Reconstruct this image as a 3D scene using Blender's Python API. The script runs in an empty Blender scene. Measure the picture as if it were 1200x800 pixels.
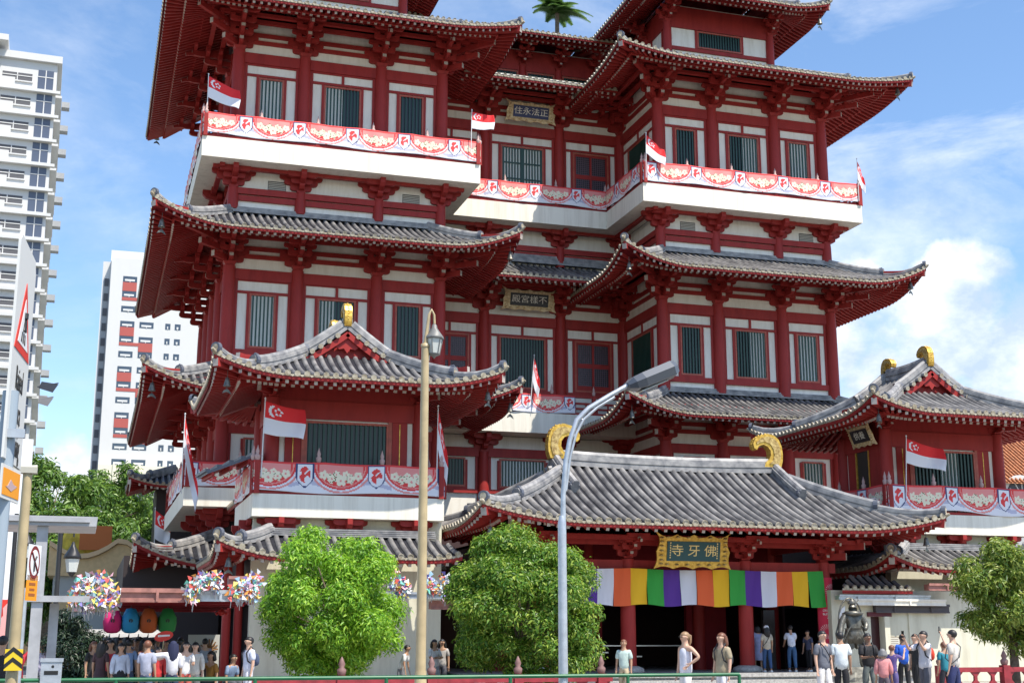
import bpy, math, random, bmesh
from math import pi, sin, cos, tan, radians, atan2, sqrt
from mathutils import Vector, Matrix
random.seed(11)
S = bpy.context.scene
COL = S.collection

# ------------------------------------------------------------------ materials
MATS = {}
def mat(name, col, rough=.6, metal=0, noise=0, nscale=4, bump=0, bscale=30, spec=.5, emit=None, trans=0, coat=0, col2=None, detail=4):
    if name in MATS: return MATS[name]
    m = bpy.data.materials.new(name); m.use_nodes = True
    nt = m.node_tree; b = nt.nodes['Principled BSDF']
    b.inputs['Base Color'].default_value = (*col, 1); b.inputs['Roughness'].default_value = rough
    b.inputs['Metallic'].default_value = metal; b.inputs['Specular IOR Level'].default_value = spec
    if coat: b.inputs['Coat Weight'].default_value = coat
    if trans: b.inputs['Transmission Weight'].default_value = trans
    if emit:
        b.inputs['Emission Color'].default_value = (*emit[:3], 1); b.inputs['Emission Strength'].default_value = emit[3]
    if noise or col2 or bump:
        tc = nt.nodes.new('ShaderNodeTexCoord')
    if noise or col2:
        n = nt.nodes.new('ShaderNodeTexNoise'); n.inputs['Scale'].default_value = nscale; n.inputs['Detail'].default_value = detail
        nt.links.new(tc.outputs['Object'], n.inputs['Vector'])
        r = nt.nodes.new('ShaderNodeValToRGB')
        c2 = col2 if col2 else tuple(c*(1-noise) for c in col)
        c1 = col if col2 else tuple(min(1, c*(1+noise*.5)) for c in col)
        r.color_ramp.elements[0].position = .35; r.color_ramp.elements[1].position = .65
        r.color_ramp.elements[0].color = (*c2, 1); r.color_ramp.elements[1].color = (*c1, 1)
        nt.links.new(n.outputs['Fac'], r.inputs['Fac']); nt.links.new(r.outputs['Color'], b.inputs['Base Color'])
    if bump:
        n2 = nt.nodes.new('ShaderNodeTexNoise'); n2.inputs['Scale'].default_value = bscale
        nt.links.new(tc.outputs['Object'], n2.inputs['Vector'])
        bp = nt.nodes.new('ShaderNodeBump'); bp.inputs['Strength'].default_value = bump; bp.inputs['Distance'].default_value = .02
        nt.links.new(n2.outputs['Fac'], bp.inputs['Height']); nt.links.new(bp.outputs['Normal'], b.inputs['Normal'])
    MATS[name] = m
    return m

def streaked(name, col, dark, amt=.5, sx=1.5, sz=.25, rough=.7, spec=.3):
    """plaster or paint with vertical weather streaks"""
    if name in MATS: return MATS[name]
    m = bpy.data.materials.new(name); m.use_nodes = True
    nt = m.node_tree; b = nt.nodes['Principled BSDF']; b.inputs['Roughness'].default_value = rough; b.inputs['Specular IOR Level'].default_value = spec
    tc = nt.nodes.new('ShaderNodeTexCoord'); mp = nt.nodes.new('ShaderNodeMapping')
    mp.inputs['Scale'].default_value = (sx, sx, sz)
    n = nt.nodes.new('ShaderNodeTexNoise'); n.inputs['Scale'].default_value = 2; n.inputs['Detail'].default_value = 6
    n.inputs['Roughness'].default_value = .7
    r = nt.nodes.new('ShaderNodeValToRGB'); r.color_ramp.elements[0].position = .45; r.color_ramp.elements[1].position = .8
    r.color_ramp.elements[0].color = (*col, 1)
    r.color_ramp.elements[1].color = (*[col[i]*(1-amt)+dark[i]*amt for i in range(3)], 1)
    nt.links.new(tc.outputs['Object'], mp.inputs['Vector']); nt.links.new(mp.outputs['Vector'], n.inputs['Vector'])
    nt.links.new(n.outputs['Fac'], r.inputs['Fac']); nt.links.new(r.outputs['Color'], b.inputs['Base Color'])
    MATS[name] = m
    return m

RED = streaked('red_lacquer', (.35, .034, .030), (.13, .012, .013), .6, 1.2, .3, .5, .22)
RED2 = streaked('red_shaded', (.19, .013, .018), (.09, .007, .011), .6, 1, 1, .6, .15)  # darker copy of the red lacquer, shade of the undersides put into its colour
ORANGE = mat('frame_orange', (.42, .085, .05), .5, noise=.2)
WALL = streaked('wall_cream', (.88, .845, .76), (.50, .43, .32), .5, 1.3, .2)
SLAB = streaked('slab_cream', (.86, .82, .71), (.42, .37, .28), .5, 1.8, .10)
GWALL = streaked('ground_wall', (.68, .66, .53), (.36, .33, .24), .6, 1.0, .2)
TILE = mat('tile_grey', (.25, .24, .23), .55, spec=.35, noise=.35, nscale=1.4, col2=(.085, .083, .085), bump=.4, bscale=18, detail=8)
PAN = mat('tile_pan', (.018, .019, .026), .6, noise=.4, nscale=6, spec=.25)
RIDGE = mat('ridge_grey', (.36, .35, .34), .55, col2=(.16, .16, .17), nscale=3)
RDARK = mat('ridge_dark', (.10, .11, .14), .5)
CREAM = mat('cap_cream', (.50, .45, .35), .5, col2=(.27, .22, .14), nscale=9)
WEND = mat('rafter_end', (.46, .40, .35), .6, noise=.2)
GREEN = mat('window_green', (.007, .048, .034), .4)
DARK = mat('dark_inside', (.012, .014, .016), .3)
CURT = mat('curtain_white', (.80, .82, .76), .7)
GOLD = mat('gold_leaf', (.78, .50, .10), .38, metal=.55, col2=(.50, .28, .04), nscale=9, bump=.6, bscale=9)
GOLDF = mat('gold_frame', (.62, .46, .18), .45, metal=.3, col2=(.28, .17, .05), nscale=8, bump=.8, bscale=14)
BRONZE = mat('bronze', (.10, .10, .09), .45, metal=.6, col2=(.20, .19, .16), nscale=5, bump=.5, bscale=12)

# ------------------------------------------------------------------ objects
def tag(o, label=None, cat=None, group=None, kind=None):
    if label: o['label'] = label
    if cat: o['category'] = cat
    if group: o['group'] = group
    if kind: o['kind'] = kind
    return o
def empty(name, loc, rz=0, label=None, cat=None, group=None):
    o = bpy.data.objects.new(name, None); COL.objects.link(o); o.location = loc; o.rotation_euler = (0, 0, rz)
    o.empty_display_size = .3
    return tag(o, label, cat, group)
def dup_tree(root, loc=None, rz=None, label=None, parent=None):
    c = root.copy(); COL.objects.link(c)
    if loc is not None: c.location = loc
    if rz is not None: c.rotation_euler = (0, 0, rz)
    if label: c['label'] = label
    if parent is not None: c.parent = parent
    for ch in root.children:
        dup_tree(ch, parent=c)
    return c

class MB:
    def __init__(s): s.v = []; s.f = []; s.m = []; s.sm = []; s.T = None
    def add(s, vs, fs, m=0, smooth=False):
        b = len(s.v)
        if s.T: vs = [s.T(*v) for v in vs]
        s.v += [tuple(v) for v in vs]; s.f += [tuple(b+i for i in f) for f in fs]
        s.m += [m]*len(fs); s.sm += [smooth]*len(fs)
    def box(s, x0, x1, y0, y1, z0, z1, m=0):
        s.add([(x0,y0,z0),(x1,y0,z0),(x1,y1,z0),(x0,y1,z0),(x0,y0,z1),(x1,y0,z1),(x1,y1,z1),(x0,y1,z1)],
              [(0,3,2,1),(4,5,6,7),(0,1,5,4),(1,2,6,5),(2,3,7,6),(3,0,4,7)], m)
    def beam(s, a, b, w, h, m=0, mend=None, up=(0,0,1)):
        a = Vector(a); b = Vector(b); d = (b-a).normalized(); side = d.cross(Vector(up))
        if side.length < 1e-4: side = Vector((1,0,0))
        side.normalize(); u = side.cross(d)
        vs = []
        for p in (a, b):
            for i, j in ((-1,-1),(1,-1),(1,1),(-1,1)): vs.append(p+side*(w/2*i)+u*(h/2*j))
        s.add(vs, [(0,1,5,4),(1,2,6,5),(2,3,7,6),(3,0,4,7)], m)
        s.add(vs, [(3,2,1,0),(4,5,6,7)], m if mend is None else mend)
    def tube(s, pts, rad, n=8, m=0, caps=True, smooth=True, mend=None):
        pts = [Vector(p) for p in pts]; k = len(pts)
        if not hasattr(rad, '__len__'): rad = [rad]*k
        vs = []; ref = None
        for i, p in enumerate(pts):
            d = (pts[min(i+1,k-1)]-pts[max(i-1,0)])
            d = d.normalized() if d.length > 1e-6 else Vector((0,0,1))
            if ref is None: ref = Vector((1,0,0)) if abs(d.x) < .8 else Vector((0,1,0))
            a = (ref - d*ref.dot(d)).normalized(); b = d.cross(a); ref = a
            for j in range(n):
                t = 2*pi*j/n; vs.append(p + (a*cos(t)+b*sin(t))*rad[i])
        fs = [(i*n+j, i*n+(j+1)%n, (i+1)*n+(j+1)%n, (i+1)*n+j) for i in range(k-1) for j in range(n)]
        s.add(vs, fs, m, smooth)
        if caps: s.add(vs, [tuple(range(n-1,-1,-1)), tuple((k-1)*n+j for j in range(n))], m if mend is None else mend)
    def lathe(s, prof, c=(0,0,0), n=12, m=0, smooth=True):
        vs = [(c[0]+r*cos(2*pi*j/n), c[1]+r*sin(2*pi*j/n), c[2]+z) for r, z in prof for j in range(n)]
        k = len(prof)
        s.add(vs, [(i*n+j, i*n+(j+1)%n, (i+1)*n+(j+1)%n, (i+1)*n+j) for i in range(k-1) for j in range(n)], m, smooth)
        s.add(vs, [tuple(range(n-1,-1,-1)), tuple((k-1)*n+j for j in range(n))], m)
    def disc(s, c, nrm, r, n=8, m=0, depth=0):
        c = Vector(c); d = Vector(nrm).normalized()
        a = Vector((0,0,1)).cross(d)
        a = a.normalized() if a.length > 1e-3 else Vector((1,0,0)); b = d.cross(a)
        vs = [c+(a*cos(2*pi*j/n)+b*sin(2*pi*j/n))*r for j in range(n)]
        if depth:
            vs += [v-d*depth for v in vs]
            s.add(vs, [tuple(range(n))]+[(j+n, (j+1)%n+n, (j+1)%n, j) for j in range(n)], m)
        else: s.add(vs, [tuple(range(n))], m)
    def prism(s, poly, F, t0, t1, m=0, mside=None):
        """2-D polygon (u,w) mapped by F(u,w,t) from depth t0 to t1"""
        n = len(poly); vs = [F(u,w,t0) for u,w in poly]+[F(u,w,t1) for u,w in poly]
        s.add(vs, [tuple(range(n-1,-1,-1)), tuple(range(n,2*n))], m)
        s.add(vs, [(i,(i+1)%n,(i+1)%n+n,i+n) for i in range(n)], m if mside is None else mside)
    def sweep(s, path, prof, m=0, caps=True, smooth=False):
        path = [Vector(p) for p in path]; k = len(path); n = len(prof); vs = []
        for i, p in enumerate(path):
            d = path[min(i+1,k-1)]-path[max(i-1,0)]; h = Vector((d.x, d.y, 0)).normalized(); side = Vector((h.y, -h.x, 0))
            up = side.cross(d.normalized()) if d.length else Vector((0,0,1))
            if up.z < 0: up = -up
            for a, b in prof: vs.append(p+side*a+up*b)
        s.add(vs, [(i*n+j, i*n+(j+1)%n, (i+1)*n+(j+1)%n, (i+1)*n+j) for i in range(k-1) for j in range(n)], m, smooth)
        if caps: s.add(vs, [tuple(range(n-1,-1,-1)), tuple((k-1)*n+j for j in range(n))], m)
    def build(s, name, mats, parent=None, loc=(0,0,0), fixn=False, label=None):
        if not isinstance(mats, (list, tuple)): mats = [mats]
        me = bpy.data.meshes.new(name); me.from_pydata(s.v, [], s.f)
        for m in mats: me.materials.append(m)
        me.polygons.foreach_set('material_index', s.m); me.polygons.foreach_set('use_smooth', s.sm); me.update()
        if fixn:
            bm = bmesh.new(); bm.from_mesh(me); bmesh.ops.recalc_face_normals(bm, faces=bm.faces); bm.to_mesh(me); bm.free()
        o = bpy.data.objects.new(name, me); COL.objects.link(o); o.location = loc
        if parent is not None: o.parent = parent
        if label: o['label'] = label
        return o

def text_mesh(body, size, F, extrude=.01, name='lettering', material=None, parent=None, align='CENTER', sx=1, vertical=False, skew=0):
    """lettering as a real mesh; F maps (u, w, t) to a point"""
    c = bpy.data.curves.new('lettering', 'FONT'); c.body = body; c.size = size; c.align_x = align; c.align_y = 'CENTER'
    c.resolution_u = 3; c.extrude = extrude
    o = bpy.data.objects.new('lettering_curve', c); COL.objects.link(o)
    dg = bpy.context.evaluated_depsgraph_get(); me = bpy.data.meshes.new_from_object(o.evaluated_get(dg))
    bpy.data.objects.remove(o); bpy.data.curves.remove(c)
    for v in me.vertices: v.co = Vector(F(v.co.x*sx + v.co.y*skew, v.co.y, v.co.z))
    me.materials.clear(); me.materials.append(material)
    ob = bpy.data.objects.new(name, me); COL.objects.link(ob)
    if parent is not None: ob.parent = parent
    return ob

# ------------------------------------------------------------------ camera
F_PX, PIT, YAW = 1570., radians(12.5), radians(17.34)
cam = bpy.data.cameras.new('camera'); co = bpy.data.objects.new('camera', cam); COL.objects.link(co); S.camera = co
co.location = (0, 0, 1.6); co.rotation_euler = (pi/2+PIT, 0, -YAW)
cam.sensor_width = 36; cam.lens = 36*F_PX/1200; cam.clip_end = 5000; cam.clip_start = .1
def ray(u, v):
    x = (u-600)/F_PX; y = (400-v)/F_PX; a = pi/2+PIT
    Y = cos(a)*y+sin(a); Z = sin(a)*y-cos(a)
    return (cos(YAW)*x+sin(YAW)*Y, -sin(YAW)*x+cos(YAW)*Y, Z)
def onY(u, v, Y):
    d = ray(u, v); t = Y/d[1]; return (d[0]*t, Y, 1.6+d[2]*t)
def atX(u, Y, v=748): return onY(u, v, Y)[0]

# ------------------------------------------------------------------ light
SUN_AZ, SUN_EL = radians(33), radians(60)      # azimuth measured from the facade's front towards the right
sd = Vector((sin(SUN_AZ)*cos(SUN_EL), -cos(SUN_AZ)*cos(SUN_EL), sin(SUN_EL)))
sl = bpy.data.lights.new('sun', 'SUN'); so = bpy.data.objects.new('sun', sl); COL.objects.link(so)
sl.energy = 4.2; sl.angle = radians(.5); sl.color = (1, .93, .82)
so.rotation_euler = sd.to_track_quat('Z', 'Y').to_euler(); so.location = (0, 0, 80)
W = bpy.data.worlds.new('World'); S.world = W; W.use_nodes = True
nt = W.node_tree; bg = nt.nodes['Background']
sky = nt.nodes.new('ShaderNodeTexSky'); sky.sky_type = 'NISHITA'; sky.sun_disc = False
sky.sun_elevation = SUN_EL; sky.sun_rotation = atan2(sd.x, sd.y); sky.air_density = 1.0; sky.dust_density = .6; sky.ozone_density = 2.5
bg.inputs['Strength'].default_value = .15
tc = nt.nodes.new('ShaderNodeTexCoord')
def dirn(u, v):
    return Vector(ray(u, v)).normalized()
def mathn(op, a, b=None, c=None):
    n = nt.nodes.new('ShaderNodeMath'); n.operation = op
    for i, x in enumerate((a, b, c)):
        if x is None: continue
        if isinstance(x, (int, float)): n.inputs[i].default_value = x
        else: nt.links.new(x, n.inputs[i])
    return n.outputs[0]
def noisen(scale, detail, rough, stretch=(1,1,1), off=(0,0,0), dist=0):
    mp = nt.nodes.new('ShaderNodeMapping'); mp.inputs['Scale'].default_value = stretch; mp.inputs['Location'].default_value = off
    nt.links.new(tc.outputs['Generated'], mp.inputs['Vector'])
    n = nt.nodes.new('ShaderNodeTexNoise'); n.inputs['Scale'].default_value = scale; n.inputs['Detail'].default_value = detail
    n.inputs['Roughness'].default_value = rough; n.inputs['Distortion'].default_value = dist
    nt.links.new(mp.outputs['Vector'], n.inputs['Vector']); return n.outputs['Fac']
def blob(u, v, rad_px, soft):
    d = dirn(u, v); vd = nt.nodes.new('ShaderNodeVectorMath'); vd.operation = 'DISTANCE'
    nt.links.new(tc.outputs['Generated'], vd.inputs[0]); vd.inputs[1].default_value = d
    mr = nt.nodes.new('ShaderNodeMapRange'); r = rad_px/1600
    mr.inputs['From Min'].default_value = r; mr.inputs['From Max'].default_value = r*(1-soft)
    mr.inputs['To Min'].default_value = 0; mr.inputs['To Max'].default_value = 1
    nt.links.new(vd.outputs['Value'], mr.inputs['Value']); return mr.outputs['Result']
wisp = noisen(3.2, 10, .62, (1, 1, 2.6), (3.1, .4, 0), .6)
wisp = mathn('MULTIPLY', mathn('SUBTRACT', wisp, .47), 2.6)
wisp = mathn('MAXIMUM', wisp, 0)
right = blob(1150, 120, 560, .9)
wisp = mathn('MULTIPLY', wisp, mathn('ADD', mathn('MULTIPLY', right, .95), .65))
edge = noisen(26, 8, .6); edge = mathn('MULTIPLY', mathn('SUBTRACT', edge, .5), 1.1)
cum = None
for (u, v, r) in ((1105, 390, 120), (1060, 470, 130), (1180, 430, 110), (1010, 330, 52), (1120, 320, 70), (965, 400, 90), (70, 560, 62), (20, 500, 40)):
    b_ = blob(u, v, r, .75); cum = b_ if cum is None else mathn('MAXIMUM', cum, b_)
cum = mathn('ADD', cum, mathn('MULTIPLY', edge, 1.3))
cum = mathn('MULTIPLY', mathn('SUBTRACT', cum, .28), 2.2); 
tot = mathn('MINIMUM', mathn('MAXIMUM', mathn('MAXIMUM', wisp, cum), 0), .93)
ccol = nt.nodes.new('ShaderNodeMixRGB'); ccol.inputs['Color1'].default_value = (2.7, 3.3, 4.2, 1); ccol.inputs['Color2'].default_value = (5.0, 5.2, 5.5, 1)
shade = noisen(14, 7, .6, (1, 1, 1.5), (1, 2, .3)); shade = mathn('MULTIPLY', mathn('SUBTRACT', shade, .40), 4.5)
cl_ = mathn('MINIMUM', mathn('MAXIMUM', shade, 0), 1); nt.links.new(cl_, ccol.inputs['Fac'])
mx = nt.nodes.new('ShaderNodeMixRGB'); nt.links.new(tot, mx.inputs['Fac'])
hs = nt.nodes.new('ShaderNodeHueSaturation'); hs.inputs['Saturation'].default_value = 1.08; hs.inputs['Value'].default_value = .96
nt.links.new(sky.outputs['Color'], hs.inputs['Color'])
nt.links.new(hs.outputs['Color'], mx.inputs['Color1']); nt.links.new(ccol.outputs['Color'], mx.inputs['Color2'])
nt.links.new(mx.outputs['Color'], bg.inputs['Color'])
S.view_settings.view_transform = 'Standard'; S.view_settings.look = 'None'; S.view_settings.gamma = 1
S.view_settings.exposure = .72
try:
    S.cycles.max_bounces = 5; S.cycles.diffuse_bounces = 3; S.cycles.glossy_bounces = 2; S.cycles.transmission_bounces = 3
    S.cycles.transparent_max_bounces = 6; S.cycles.caustics_reflective = False; S.cycles.caustics_refractive = False
except Exception: pass
# ------------------------------------------------------------------ roofs
def roof(parent, cx, cy, ax, ay, T, E, ha, hb, lift=.7, w=4., sp=.36, sides='FLR', din=None, gi=None, axis=None,
         tr=.085, srange=None, raft=True, raft_in=None, vd=None, rh=.42, orn=None, gable_sides='+-', label=None, rows_of_rafters=2, lowridge=True):
    """one roof: pan surface, tile rows, rafters, ridges (all in temple-local metres)"""
    def h(d): return ha*(d/T)+hb*(d/T)**2
    def lf(x, y):
        a = max(0, (abs(x)-(ax-w))/w); b = max(0, (abs(y)-(ay-w))/w)
        return lift*(a*a)*(b*b)
    def P(side, s, d, dz=0):
        if side == 'F': x, y = s, -ay+d
        elif side == 'B': x, y = -s, ay-d
        elif side == 'L': x, y = -ax+d, -s
        else: x, y = ax-d, s
        return Vector((cx+x, cy+y, E+h(d)+lf(x, y)+dz))
    def half(side): return ax if side in 'FB' else ay
    def dm(side, s, mid):
        hd = half(side)-abs(s); hm = half(side)-abs(mid)
        if gi is not None:
            if (side in 'FB') == (axis == 'X'):
                full = ay if axis == 'X' else ax
                return hd if hm < gi else full
            return min(gi, hd)
        return min(din, hd)
    ov = raft_in or din or 2.5
    outn = {'F': (0,-1,0), 'B': (0,1,0), 'L': (-1,0,0), 'R': (1,0,0)}
    base = MB(); til = MB(); raf = MB(); rid = MB()
    K = 6
    for side in sides:
        hf = half(side); s0, s1 = (-hf, hf)
        if srange and side in srange: s0, s1 = srange[side]
        n = max(2, int(round((s1-s0)/sp))); brk = [s0+(s1-s0)*i/n for i in range(n+1)]
        special = []
        if gi is not None: special = [-(hf-gi), hf-gi]
        elif din < hf: special = [-(hf-din), hf-din]
        ls = sorted(set([round(b, 4) for b in brk]+[round(b, 4) for b in special if s0 < b < s1]))
        on = Vector(outn[side])
        for a, b in zip(ls, ls[1:]):
            mid = (a+b)/2; da, db = dm(side, a, mid), dm(side, b, mid)
            for zz, mm in ((0, 0), (-.16, 1)):
                va = [P(side, a, da*k/K, zz) for k in range(K+1)]; vb = [P(side, b, db*k/K, zz) for k in range(K+1)]
                vs = va+vb
                if mm == 0: fs = [(k, K+1+k, K+2+k, k+1) for k in range(K)]
                else: fs = [(k+1, K+2+k, K+1+k, k) for k in range(K)]
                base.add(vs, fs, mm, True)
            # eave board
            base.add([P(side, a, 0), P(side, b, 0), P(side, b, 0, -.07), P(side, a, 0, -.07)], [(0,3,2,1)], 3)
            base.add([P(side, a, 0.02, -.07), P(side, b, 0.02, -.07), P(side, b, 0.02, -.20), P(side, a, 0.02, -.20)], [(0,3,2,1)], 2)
        sdir = (P(side, .5, 1)-P(side, -.5, 1)); sdir.z = 0; sdir.normalize()
        for i in range(n):
            s = (brk[i]+brk[i+1])/2; D = dm(side, s, s)
            if D < .12: continue
            kk = max(3, min(9, int(D/.6)+2)); vs = []; R = tr
            for k in range(kk+1):
                d = D*k/kk - (.03 if k == 0 else 0)
                p = P(side, s, max(d, 0)); p2 = P(side, s, max(d, 0)+.05); tg = (p2-p).normalized(); up = sdir.cross(tg)
                if up.z < 0: up = -up
                if k == 0: p = p+on*.03
                for t in (0, .25, .5, .75, 1):
                    an = pi*t; vs.append(p-sdir*(R*cos(an))+up*(R*sin(an)*1.1+.015))
            fs = [(k*5+j, k*5+j+1, k*5+5+j+1, k*5+5+j) for k in range(kk) for j in range(4)]
            til.add(vs, fs, 0, True)
            pe = P(side, s, 0)+on*.035
            til.disc(pe+Vector((0,0,R*.35)), on+Vector((0,0,-.12)), R*1.18, 8, 1, .05)
            # drip tile between rows
            q = P(side, s+sp/2 if s+sp/2 < s1 else s, 0)+on*.02
            til.add([q-sdir*.09, q+sdir*.09, q+Vector((0,0,-.09))], [(0,1,2)], 1)
        # rafters
        if raft:
            inner = hf-ov
            for i in range(n):
                s = (brk[i]+brk[i+1])/2
                if abs(abs(s)-hf) < .2: continue
                sc = max(-inner, min(inner, s))
                def Q(d, dz):
                    ss = s+(sc-s)*(d/ov); return P(side, ss, min(d, ov), dz)
                lim = min(ov, ov)
                raf.beam(Q(.10, -.26), Q(min(1.25, lim*.45), -.27), .115, .12, 0, 1)
                if rows_of_rafters > 1:
                    raf.beam(Q(.95, -.42), Q(lim*.98, -.36), .13, .13, 0, 1)
            # board carrying the flying rafters
            m_ = 16
            path = [P(side, s0+(s1-s0)*k/m_, 1.0, -.335) for k in range(m_+1)]
            e = .95; path = []
            for k in range(m_+1):
                s = s0+(s1-s0)*k/m_; s = max(-(hf-e), min(hf-e, s)); path.append(P(side, s, e, -.345))
            if s0 <= -(hf-e)+.01 or True: raf.sweep(path, [(-.05, -.05), (.05, -.05), (.05, .05), (-.05, .05)], 0)
    stair = [(-.17,0), (-.17,.10), (-.13,.10), (-.13,.14), (-.17,.14), (-.17,.24), (-.12,.24), (-.12,.30), (-.07,.37), (.07,.37), (.12,.30), (.12,.24), (.17,.24), (.17,.14), (.13,.14), (.13,.10), (.17,.10), (.17,0)]
    def sc_(f, g): return [(a*f, b*g) for a, b in stair]
    PEND = []
    def hip(sx, sy, dmax):
        def H(d, dz=0):
            x, y = sx*(ax-d), sy*(ay-d); return Vector((cx+x, cy+y, E+h(d)+lf(x, y)+dz))
        dd = Vector((sx, sy, 0)).normalized(); L0 = .42*dmax if lowridge else .1
        up_ = [H(L0+(dmax-L0)*k/6, .0) for k in range(7)]
        rid = MB(); rid.sweep(up_, sc_(1.0, rh/.37), 0)
        rid.disc(H(L0, rh*.62)+dd*.06, dd, .21, 12, 1, .16); rid.disc(H(L0, rh*.62)+dd*.075, dd, .13, 10, 2, .01)
        rid.tube([H(L0+.12, rh), H(L0, rh+.07)], [.06, .04], 6, 1)
        if lowridge:
            lo = [H(.08+(L0-.08)*k/4, 0) for k in range(5)]
            rid.sweep(lo, sc_(.82, rh*.68/.37), 0)
            rid.disc(H(.05, rh*.42)+dd*.05, dd, .19, 12, 1, .14); rid.disc(H(.05, rh*.42)+dd*.065, dd, .12, 10, 2, .01)
            rid.tube([H(.3, .08), H(.0, .02), H(-.08, .05)], [.08, .08, .05], 6, 2)
        PEND.append(('hip_ridge', rid))
        # corner rafter under the hip
        raf.beam(H(.05, -.30), H(min(ov, dmax), -.42), .22, .26, 0, 1)
        return H
    dhip = gi if gi is not None else din
    for sx, sy, need in ((-1,-1,'FL'), (1,-1,'FR'), (-1,1,'BL'), (1,1,'BR')):
        if all(c in sides for c in need): hip(sx, sy, dhip)
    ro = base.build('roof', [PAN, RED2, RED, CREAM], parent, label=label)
    if til.v: til.build('tile_rows', [TILE, CREAM], ro)
    if gi is not None:
        r_ = ax-gi if axis == 'X' else ay-gi
        full = ay if axis == 'X' else ax
        zr = E+h(full)
        A = (lambda a, b, z: Vector((cx+a, cy+b, z))) if axis == 'X' else (lambda a, b, z: Vector((cx+b, cy+a, z)))
        for k in range(1):
            path = [A(-r_-.1+(2*r_+.2)*i/8, 0, zr-.05+ .10*abs(i/4-1)**2) for i in range(9)]
            rid = MB(); rid.sweep(path, sc_(1.1, rh*1.25/.37), 0); PEND.append(('main_ridge', rid))
        for sg in (-1, 1):
            gb = MB()
            # verge ridges and the tile ends along them
            for sy in (-1, 1):
                v0 = gi if vd is None else vd
                path = []
                for i in range(8):
                    d = full-(full-v0)*i/7; path.append(A(sg*(r_-.05), sy*(full-d), E+h(d)))
                rid = MB(); rid.sweep(path, sc_(1, rh/.37), 0); PEND.append(('verge_ridge', rid))
                dd = A(0, sy, 0)-A(0, 0, 0); e_ = path[-1]+Vector((0,0,rh*.6))
                rid.disc(e_+dd*.05, dd, .2, 12, 1, .16); rid.disc(e_+dd*.065, dd, .12, 10, 2, .01)
                d = gi-.1
                while d < full-.1:
                    p = A(sg*(r_+.02), sy*(full-d), E+h(d)+.04); q = A(sg*(r_+.30), sy*(full-d), E+h(d)+.0)
                    rid.tube([p, q], [.1, .1], 7, 0, True, True, 2); d += sp*.95
            pts = []; N = 10; x_ = sg*(r_-.12)
            for i in range(N+1):
                b = -(full-gi)+2*(full-gi)*i/N; d = full-abs(b); pts.append((b, E+h(d)-.05))
            gb.prism([(b, z) for b, z in pts]+[(full-gi, E+h(gi)-.1), (-(full-gi), E+h(gi)-.1)], lambda u, w_, t: A(x_+sg*t, u, w_), -.12, 0)
            # barge board
            for sy in (-1, 1):
                bp = [A(sg*(r_+.16), sy*(full-(full-(full-gi)*i/6)), E+h(full-(full-gi)*i/6)-.16) for i in range(7)]
                gb.sweep(bp, [(-.04,-.14), (.04,-.14), (.04,.06), (-.04,.06)], 0)
            # pendant board under the apex
            c_ = E+h(full)-.35; wv = (full-gi)*.33
            gb.prism([(-wv, c_-.25), (-wv*.5, c_-.16), (0, c_+.1), (wv*.5, c_-.16), (wv, c_-.25), (wv*.6, c_-.42), (.12, c_-.38), (0, c_-.55), (-.12, c_-.38), (-wv*.6, c_-.42)],
                     lambda u, w_, t: A(sg*(r_+.05+t), u, w_), 0, .06, 1)
            gb.build('gable_board', [RED, RED], ro)
    raf.build('rafters', [RED, WEND], ro) if raf.v else None
    for nm_, r_m in PEND: r_m.build(nm_, [RIDGE, RDARK, CREAM], ro)
    return ro, h

def wall_ridge(parent_roof, p0, p1, z0, z1, nrm):
    """grey flashing band where a skirt roof meets the wall"""
    m = MB(); n = Vector(nrm); a = Vector(p0); b = Vector(p1)
    for k in range(4):
        za = z0+(z1-z0)*k/4; o = .34-.05*k
        q = [a+n*o, b+n*o]
        m.add([Vector((q[0].x,q[0].y,za)), Vector((q[1].x,q[1].y,za)), Vector((q[1].x,q[1].y,za+(z1-z0)/4-.02)), Vector((q[0].x,q[0].y,za+(z1-z0)/4-.02)),
               Vector((a.x,a.y,za)), Vector((b.x,b.y,za)), Vector((b.x,b.y,za+(z1-z0)/4-.02)), Vector((a.x,a.y,za+(z1-z0)/4-.02))],
              [(0,1,2,3), (3,2,6,7), (1,5,6,2), (0,3,7,4), (0,4,5,1)], 0)
    return m.build('wall_ridge', [RIDGE], parent_roof, fixn=True)

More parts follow.
